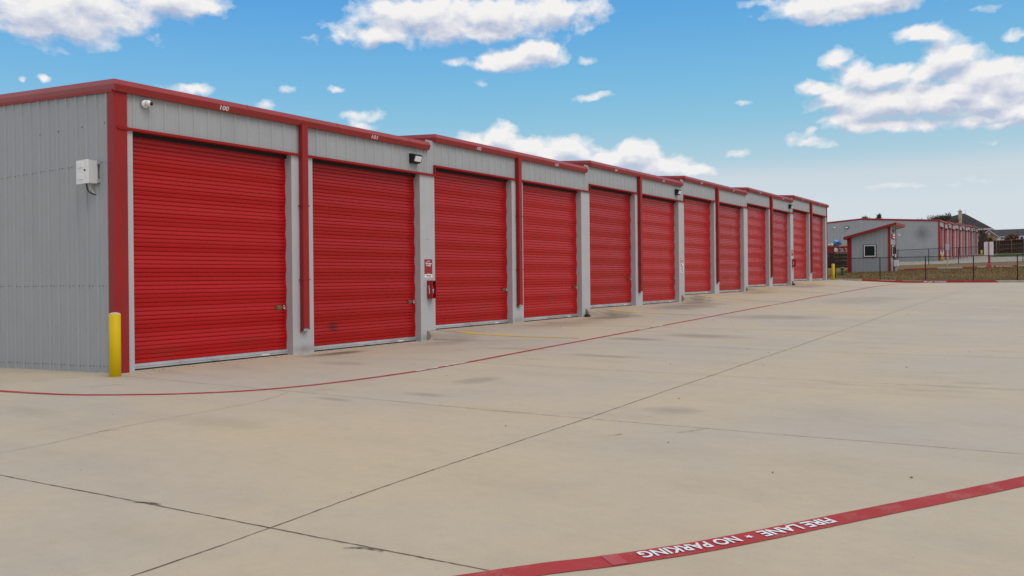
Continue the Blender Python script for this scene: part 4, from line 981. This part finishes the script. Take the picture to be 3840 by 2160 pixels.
# ================================================================== TREES AND SHRUBS
def crown(mb, c, rx, ry, rz, n, leaf, rg, spiky=0., cl=14, flat=False):
    cs = []
    for _ in range(cl):
        a = rg.uniform(0, 6.283); e = math.asin(rg.uniform(-.5, 1)); q = rg.uniform(.45, 1)
        cs.append((c[0]+rx*q*math.cos(a)*math.cos(e), c[1]+ry*q*math.sin(a)*math.cos(e), c[2]+rz*q*math.sin(e), rg.uniform(.22, .42)))
    for _ in range(n):
        k = rg.choice(cs); d = Vector((rg.gauss(0, 1), rg.gauss(0, 1), rg.gauss(0, 1))).normalized()*k[3]*rg.random()**.4
        p = Vector((k[0]+d.x*rx, k[1]+d.y*ry, k[2]+d.z*rz*1.2))
        o = Vector((rg.gauss(0, 1), rg.gauss(0, 1), rg.gauss(0, 1)+spiky)).normalized(); s = Vector((rg.gauss(0, 1), rg.gauss(0, 1), rg.gauss(0, 1))).cross(o).normalized()
        l = leaf*rg.uniform(.6, 1.4); wv = l*(.10 if spiky else .35)
        mb.face([p-s*wv, p+o*l*.5, p+s*wv, p-o*l*.5] if not spiky else [p-s*wv, p+o*l, p+s*wv])
def tree(name, x, y, zg, zt, rx, ry, rz, n, leaf, mat, label, cat='tree', group=None, seed=1, spiky=0., cl=16, trunk=.18):
    rg = random.Random(seed); t = empty(name, (x, y, zg), label, cat, group)
    zc = zt-rz
    mb = MB(); mb.tube([(x, y, zg-.1), (x+.05, y+.03, (zg+zc)/2), (x+.1, y-.05, zc)], [trunk, trunk*.8, trunk*.55], 8)
    for i in range(6):
        a = i*1.05+rg.random(); mb.tube([(x, y, zg+(zc-zg)*rg.uniform(.5, .9)), (x+rx*.4*math.cos(a), y+ry*.4*math.sin(a), zc), (x+rx*.8*math.cos(a), y+ry*.8*math.sin(a), zc+rz*rg.uniform(.1, .7))], [trunk*.4, trunk*.25, trunk*.08], 5)
    mb.build('trunk', 'bark', t)
    mb = MB(); crown(mb, (x, y, zc), rx, ry, rz, n, leaf, rg, spiky, cl); mb.build('crown', mat, t)
tree('oak_tree', 190, 10.6, 5.8, 14.3, 2.8, 3.9, 2.2, 5200, .6, 'leaf_dark', 'broad feathery dark tree rising behind the roof of the distant building', seed=4, spiky=.9, cl=26)
tree('oak_tree', 192, 7.2, 5.8, 13.0, 1.6, 1.7, 1.6, 1500, .4, 'leaf_olive', 'smaller dull tree between the feathery tree and the dark hip roof', seed=5, spiky=.6, cl=12)
for i, (Y, zt, w_, lab) in enumerate(((16.9, 12.15, .7, 'left'), (15.1, 12.25, .55, 'right'))):
    tree('cedar_tree', 150+2*i, Y, 4.5, zt, w_*1.1, w_*1.25, .95, 700, .45, 'leaf_dark', 'dark spiky tree top over the far roof ridge, %s one of the pair' % lab, group='spiky tree tops over the roof ridge', seed=20+i, spiky=1.4, cl=7)
tree('bare_tree', 166, -.15, 4.9, 9.7, .9, .75, 1.9, 1500, .35, 'leaf_bare', 'thin bare brownish tree at the far end of the distant building', seed=9, spiky=.5, cl=18, trunk=.1)
tree('shrub', 180.5, .6, 5.5, 9.2, 1.2, 1.3, 1.2, 1600, .3, 'leaf_olive', 'olive yellow shrub behind the fence in front of the brick gable', 'shrub', seed=10, cl=16, trunk=.1)
tree('orange_tree', 196, -2.9, 5.8, 10.3, 1.0, 1.15, 1.3, 1700, .3, 'leaf_brown', 'rusty orange tree in front of the long dark roof', seed=11, cl=14, trunk=.12)

# ================================================================== SKY
SUN_EL, SUN_AZ = math.radians(52), math.atan2(-.98, -.16)    # azimuth measured from +X
w = bpy.data.worlds.new('World'); scn.world = w; w.use_nodes = True; nt = w.node_tree; nt.nodes.clear()
def dirof(px, py):     # photo pixel (2576 wide frame) -> heading and elevation on the sky
    X, Y = px*1.4907, py*1.4907; a = X-1920; b = Y-1041.64; u = (cr*a-sr*b)/FPX; v = -(sr*a+cr*b)/FPX
    return math.atan(u), math.atan(v/math.sqrt(1+u*u))
tc = N(nt, 'TexCoord')
CLOUDS = [(110,28,200,62),(250,5,130,42),(430,-2,120,36),(150,72,70,24),(505,16,50,18),(60,75,60,18),
 (960,88,115,24),(1060,45,175,52),(1250,42,230,42),(1410,24,95,26),(1190,76,190,26),(800,104,36,11),(858,98,28,14),
 (1310,148,110,26),(1255,165,90,11),(1370,128,55,22),(1340,120,45,18),(1472,149,24,9),(1148,156,28,9),(1211,208,13,8),(1487,241,42,8),(475,219,50,13),(452,225,30,8),(719,226,20,8),(847,223,15,8),(672,268,30,10),(905,318,32,9),(920,292,50,10),(107,202,7,6),(57,205,6,5),
 (1265,356,56,34),(1185,350,42,22),(1440,372,56,30),(1600,395,80,38),(1660,422,70,26),(1525,398,66,26),(1730,430,62,14),(1370,388,90,22),(1320,376,70,26),(1610,372,44,18),
 (2140,4,190,28),(2160,30,130,14),(2000,40,20,12),(1935,4,55,9),(2480,22,24,9),(2325,80,55,20),(2360,92,42,14),(2295,98,34,9),
 (2105,152,34,34),(2150,180,50,30),(2215,200,70,28),(2260,185,44,20),(2390,150,66,38),(2450,185,80,32),(2540,200,60,40),(2330,190,40,26),(2075,222,50,14),(2030,215,24,9),(2115,245,70,26),(2060,272,34,14),(2130,300,60,16),(2230,312,120,17),(2330,312,60,14),
 (2250,258,110,32),(2370,250,110,34),(2480,255,100,34),(2180,268,80,26),(2560,280,60,26),(2450,300,90,14),(2400,225,110,22),(2540,312,60,10),
 (1992,352,30,13),(2045,335,13,10),(2030,362,50,8),(2095,366,36,6),(1842,390,24,9),(1777,389,10,8),(1875,257,19,6),(2515,352,26,8),(2270,467,60,5),(2445,456,44,9),(2560,90,20,12),(2500,172,50,22)]
def dens_group():
    g = bpy.data.node_groups.new('cloud_density', 'ShaderNodeTree')
    g.interface.new_socket('Direction', in_out='INPUT', socket_type='NodeSocketVector'); g.interface.new_socket('Shift', in_out='INPUT', socket_type='NodeSocketFloat')
    g.interface.new_socket('Density', in_out='OUTPUT', socket_type='NodeSocketFloat'); g.interface.new_socket('Fine', in_out='OUTPUT', socket_type='NodeSocketFloat')
    gi = g.nodes.new('NodeGroupInput'); go = g.nodes.new('NodeGroupOutput'); lk = g.links.new
    def dot(v):
        d = N(g, 'VectorMath', operation='DOT_PRODUCT'); lk(gi.outputs[0], d.inputs[0]); d.inputs[1].default_value = v; return d.outputs['Value']
    az = N(g, 'Math', operation='ARCTAN2'); lk(dot(tuple(RT)), az.inputs[0]); lk(dot(tuple(FW)), az.inputs[1])
    el = N(g, 'Math', operation='ARCSINE'); lk(dot((0, 0, 1)), el.inputs[0])
    el2 = N(g, 'Math', operation='ADD'); lk(el.outputs[0], el2.inputs[0]); lk(gi.outputs[1], el2.inputs[1])
    cb = N(g, 'CombineXYZ'); lk(az.outputs[0], cb.inputs[0]); lk(el2.outputs[0], cb.inputs[1])
    # domain warp gives the cauliflower edges
    wn = N(g, 'TexNoise', i_Scale=24., i_Detail=3., i_Roughness=.6); lk(cb.outputs[0], wn.inputs['Vector'])
    wv = N(g, 'VectorMath', operation='MULTIPLY_ADD'); lk(wn.outputs['Color'], wv.inputs[0]); wv.inputs[1].default_value = (.026, .020, 0); wv.inputs[2].default_value = (-.013, -.010, 0)
    ws = N(g, 'VectorMath', operation='ADD'); lk(cb.outputs[0], ws.inputs[0]); lk(wv.outputs[0], ws.inputs[1])
    last = None
    for (x, y, rx, ry) in CLOUDS:
        c0 = .0 if rx*ry > 1500 else (.36 if rx*ry > 500 else .76)
        a, e = dirof(x, y); k_ = 1.18 if rx*ry > 500 else 1.75; rx_, ry_ = rx*1.4907/FPX*k_, ry*1.4907/FPX*k_*1.05
        m = N(g, 'VectorMath', operation='MULTIPLY_ADD'); lk(ws.outputs[0], m.inputs[0]); m.inputs[1].default_value = (1/rx_, 1/ry_, 0); m.inputs[2].default_value = (-a/rx_, -e/ry_, c0)
        l = N(g, 'VectorMath', operation='LENGTH'); lk(m.outputs[0], l.inputs[0])
        if last is None: last = l.outputs['Value']
        else:
            s = N(g, 'Math', operation='SMOOTH_MIN', i_2=.30); lk(last, s.inputs[0]); lk(l.outputs['Value'], s.inputs[1]); last = s.outputs[0]
    # mostly white cloud added outside the framed sky to neutralise the fill light
    gn = N(g, 'TexNoise', i_Scale=3.2, i_Detail=3., i_Roughness=.55); mp = N(g, 'Mapping'); mp.inputs['Scale'].default_value = (1, 1, 2.2); lk(gi.outputs[0], mp.inputs[0]); lk(mp.outputs[0], gn.inputs['Vector'])
    gd = maprange(g, gn.outputs['Fac'], .30, .48, 1.3, .0)
    ab = N(g, 'Math', operation='ABSOLUTE'); lk(az.outputs[0], ab.inputs[0])
    o1 = maprange(g, ab.outputs[0], .60, .75); o2 = maprange(g, el.outputs[0], .36, .46)
    oo = N(g, 'Math', operation='MAXIMUM'); lk(o1, oo.inputs[0]); lk(o2, oo.inputs[1])
    mx = N(g, 'Mix', data_type='FLOAT'); lk(oo.outputs[0], mx.inputs[0]); lk(last, mx.inputs[2]); lk(gd, mx.inputs[3])
    fn_ = N(g, 'TexNoise', i_Scale=30., i_Detail=6., i_Roughness=.55); m2 = N(g, 'Mapping'); m2.inputs['Scale'].default_value = (1, 1.5, 1); lk(ws.outputs[0], m2.inputs[0]); lk(m2.outputs[0], fn_.inputs['Vector'])
    k = N(g, 'Math', operation='MULTIPLY_ADD', i_1=1.7, i_2=-.85); lk(fn_.outputs['Fac'], k.inputs[0])
    d = N(g, 'Math', operation='ADD'); lk(k.outputs[0], d.inputs[0]); lk(mx.outputs[0], d.inputs[1])
    r = N(g, 'Math', operation='SUBTRACT', i_0=1.0); lk(d.outputs[0], r.inputs[1])
    lk(r.outputs[0], go.inputs[0]); lk(fn_.outputs['Fac'], go.inputs[1])
    return g
G = dens_group()
def dg(shift):
    n = nt.nodes.new('ShaderNodeGroup'); n.node_tree = G; nt.links.new(tc.outputs['Generated'], n.inputs[0]); n.inputs[1].default_value = shift; return n
d0 = dg(0.); d1 = dg(.014)
alpha = maprange(nt, d0.outputs[0], -.04, .46)
# difference of density towards the light from above: tops bright, undersides lavender grey
df = N(nt, 'Math', operation='SUBTRACT'); nt.links.new(d1.outputs[0], df.inputs[0]); nt.links.new(d0.outputs[0], df.inputs[1])
th = N(nt, 'Math', operation='MULTIPLY_ADD', i_1=.35); nt.links.new(d0.outputs[0], th.inputs[0]); nt.links.new(df.outputs[0], th.inputs[2])
shade = maprange(nt, th.outputs[0], -.15, .62)
sky = N(nt, 'TexSky', sky_type='NISHITA', sun_disc=False, sun_elevation=SUN_EL, sun_rotation=math.pi/2-SUN_AZ, air_density=1.0, dust_density=.6, ozone_density=2.2)
sp = N(nt, 'SeparateXYZ'); nt.links.new(tc.outputs['Generated'], sp.inputs[0])
dr_ = N(nt, 'VectorMath', operation='DOT_PRODUCT'); nt.links.new(tc.outputs['Generated'], dr_.inputs[0]); dr_.inputs[1].default_value = tuple(RT)
ramp = nt.nodes.new('ShaderNodeValToRGB'); cr_ = ramp.color_ramp
def lin(c): return tuple(((v/255)/12.92 if v/255 <= .04045 else ((v/255+.055)/1.055)**2.4) for v in c)+(1,)
stops = [(0., (214,224,232)), (.075, (216,225,232)), (.115, (210,221,228)), (.135, (180,212,226)), (.185, (142,201,227)), (.235, (120,191,231)), (.31, (92,172,231)), (.5, (62,140,214)), (1., (40,104,186))]
cr_.elements[0].position = stops[0][0]; cr_.elements[0].color = lin(stops[0][1]); cr_.elements[1].position = 1.; cr_.elements[1].color = lin(stops[-1][1])
for p_, c_ in stops[1:-1]: e_ = cr_.elements.new(p_); e_.color = lin(c_)
nt.links.new(sp.outputs[2], ramp.inputs[0])
scl = N(nt, 'VectorMath', operation='SCALE'); scl.inputs['Scale'].default_value = .10; nt.links.new(sky.outputs[0], scl.inputs[0])
base = mixc(nt, .82, scl.outputs[0], ramp.outputs[0])
lf = mixc(nt, maprange(nt, dr_.outputs['Value'], -.45, .1, .45, 0), base, (.78, .86, 1.0), 'MULTIPLY')
ccol = mixc(nt, shade, (.90, .89, .885), (.47, .53, .68))
ccol = mixc(nt, maprange(nt, sp.outputs[2], .17, .05, 0, .35), ccol, (.72, .77, .82))
alo = N(nt, 'Math', operation='MULTIPLY'); nt.links.new(alpha, alo.inputs[0]); nt.links.new(maprange(nt, sp.outputs[2], .06, .12, .35, 1.), alo.inputs[1])
fin = mixc(nt, alo.outputs[0], lf, ccol)
bg = N(nt, 'Background', i_Strength=1.0); nt.links.new(fin, bg.inputs[0]); wo = nt.nodes.new('ShaderNodeOutputWorld'); nt.links.new(bg.outputs[0], wo.inputs[0])
w.cycles.sampling_method = 'MANUAL'; w.cycles.sample_map_resolution = 512

sd = bpy.data.lights.new('sun', 'SUN'); sd.energy = 1.45; sd.angle = math.radians(40); sd.color = (1., .93, .83)
so = bpy.data.objects.new('sun', sd); col.objects.link(so)
v = Vector((math.cos(SUN_AZ)*math.cos(SUN_EL), math.sin(SUN_AZ)*math.cos(SUN_EL), math.sin(SUN_EL)))
so.rotation_euler = v.to_track_quat('Z', 'Y').to_euler()

scn.render.engine = 'CYCLES'; scn.render.resolution_x = 1024; scn.render.resolution_y = 576
scn.cycles.max_bounces = 6; scn.cycles.transparent_max_bounces = 12
scn.view_settings.view_transform = 'Standard'; scn.view_settings.look = 'None'; scn.view_settings.exposure = 0; scn.view_settings.gamma = 1
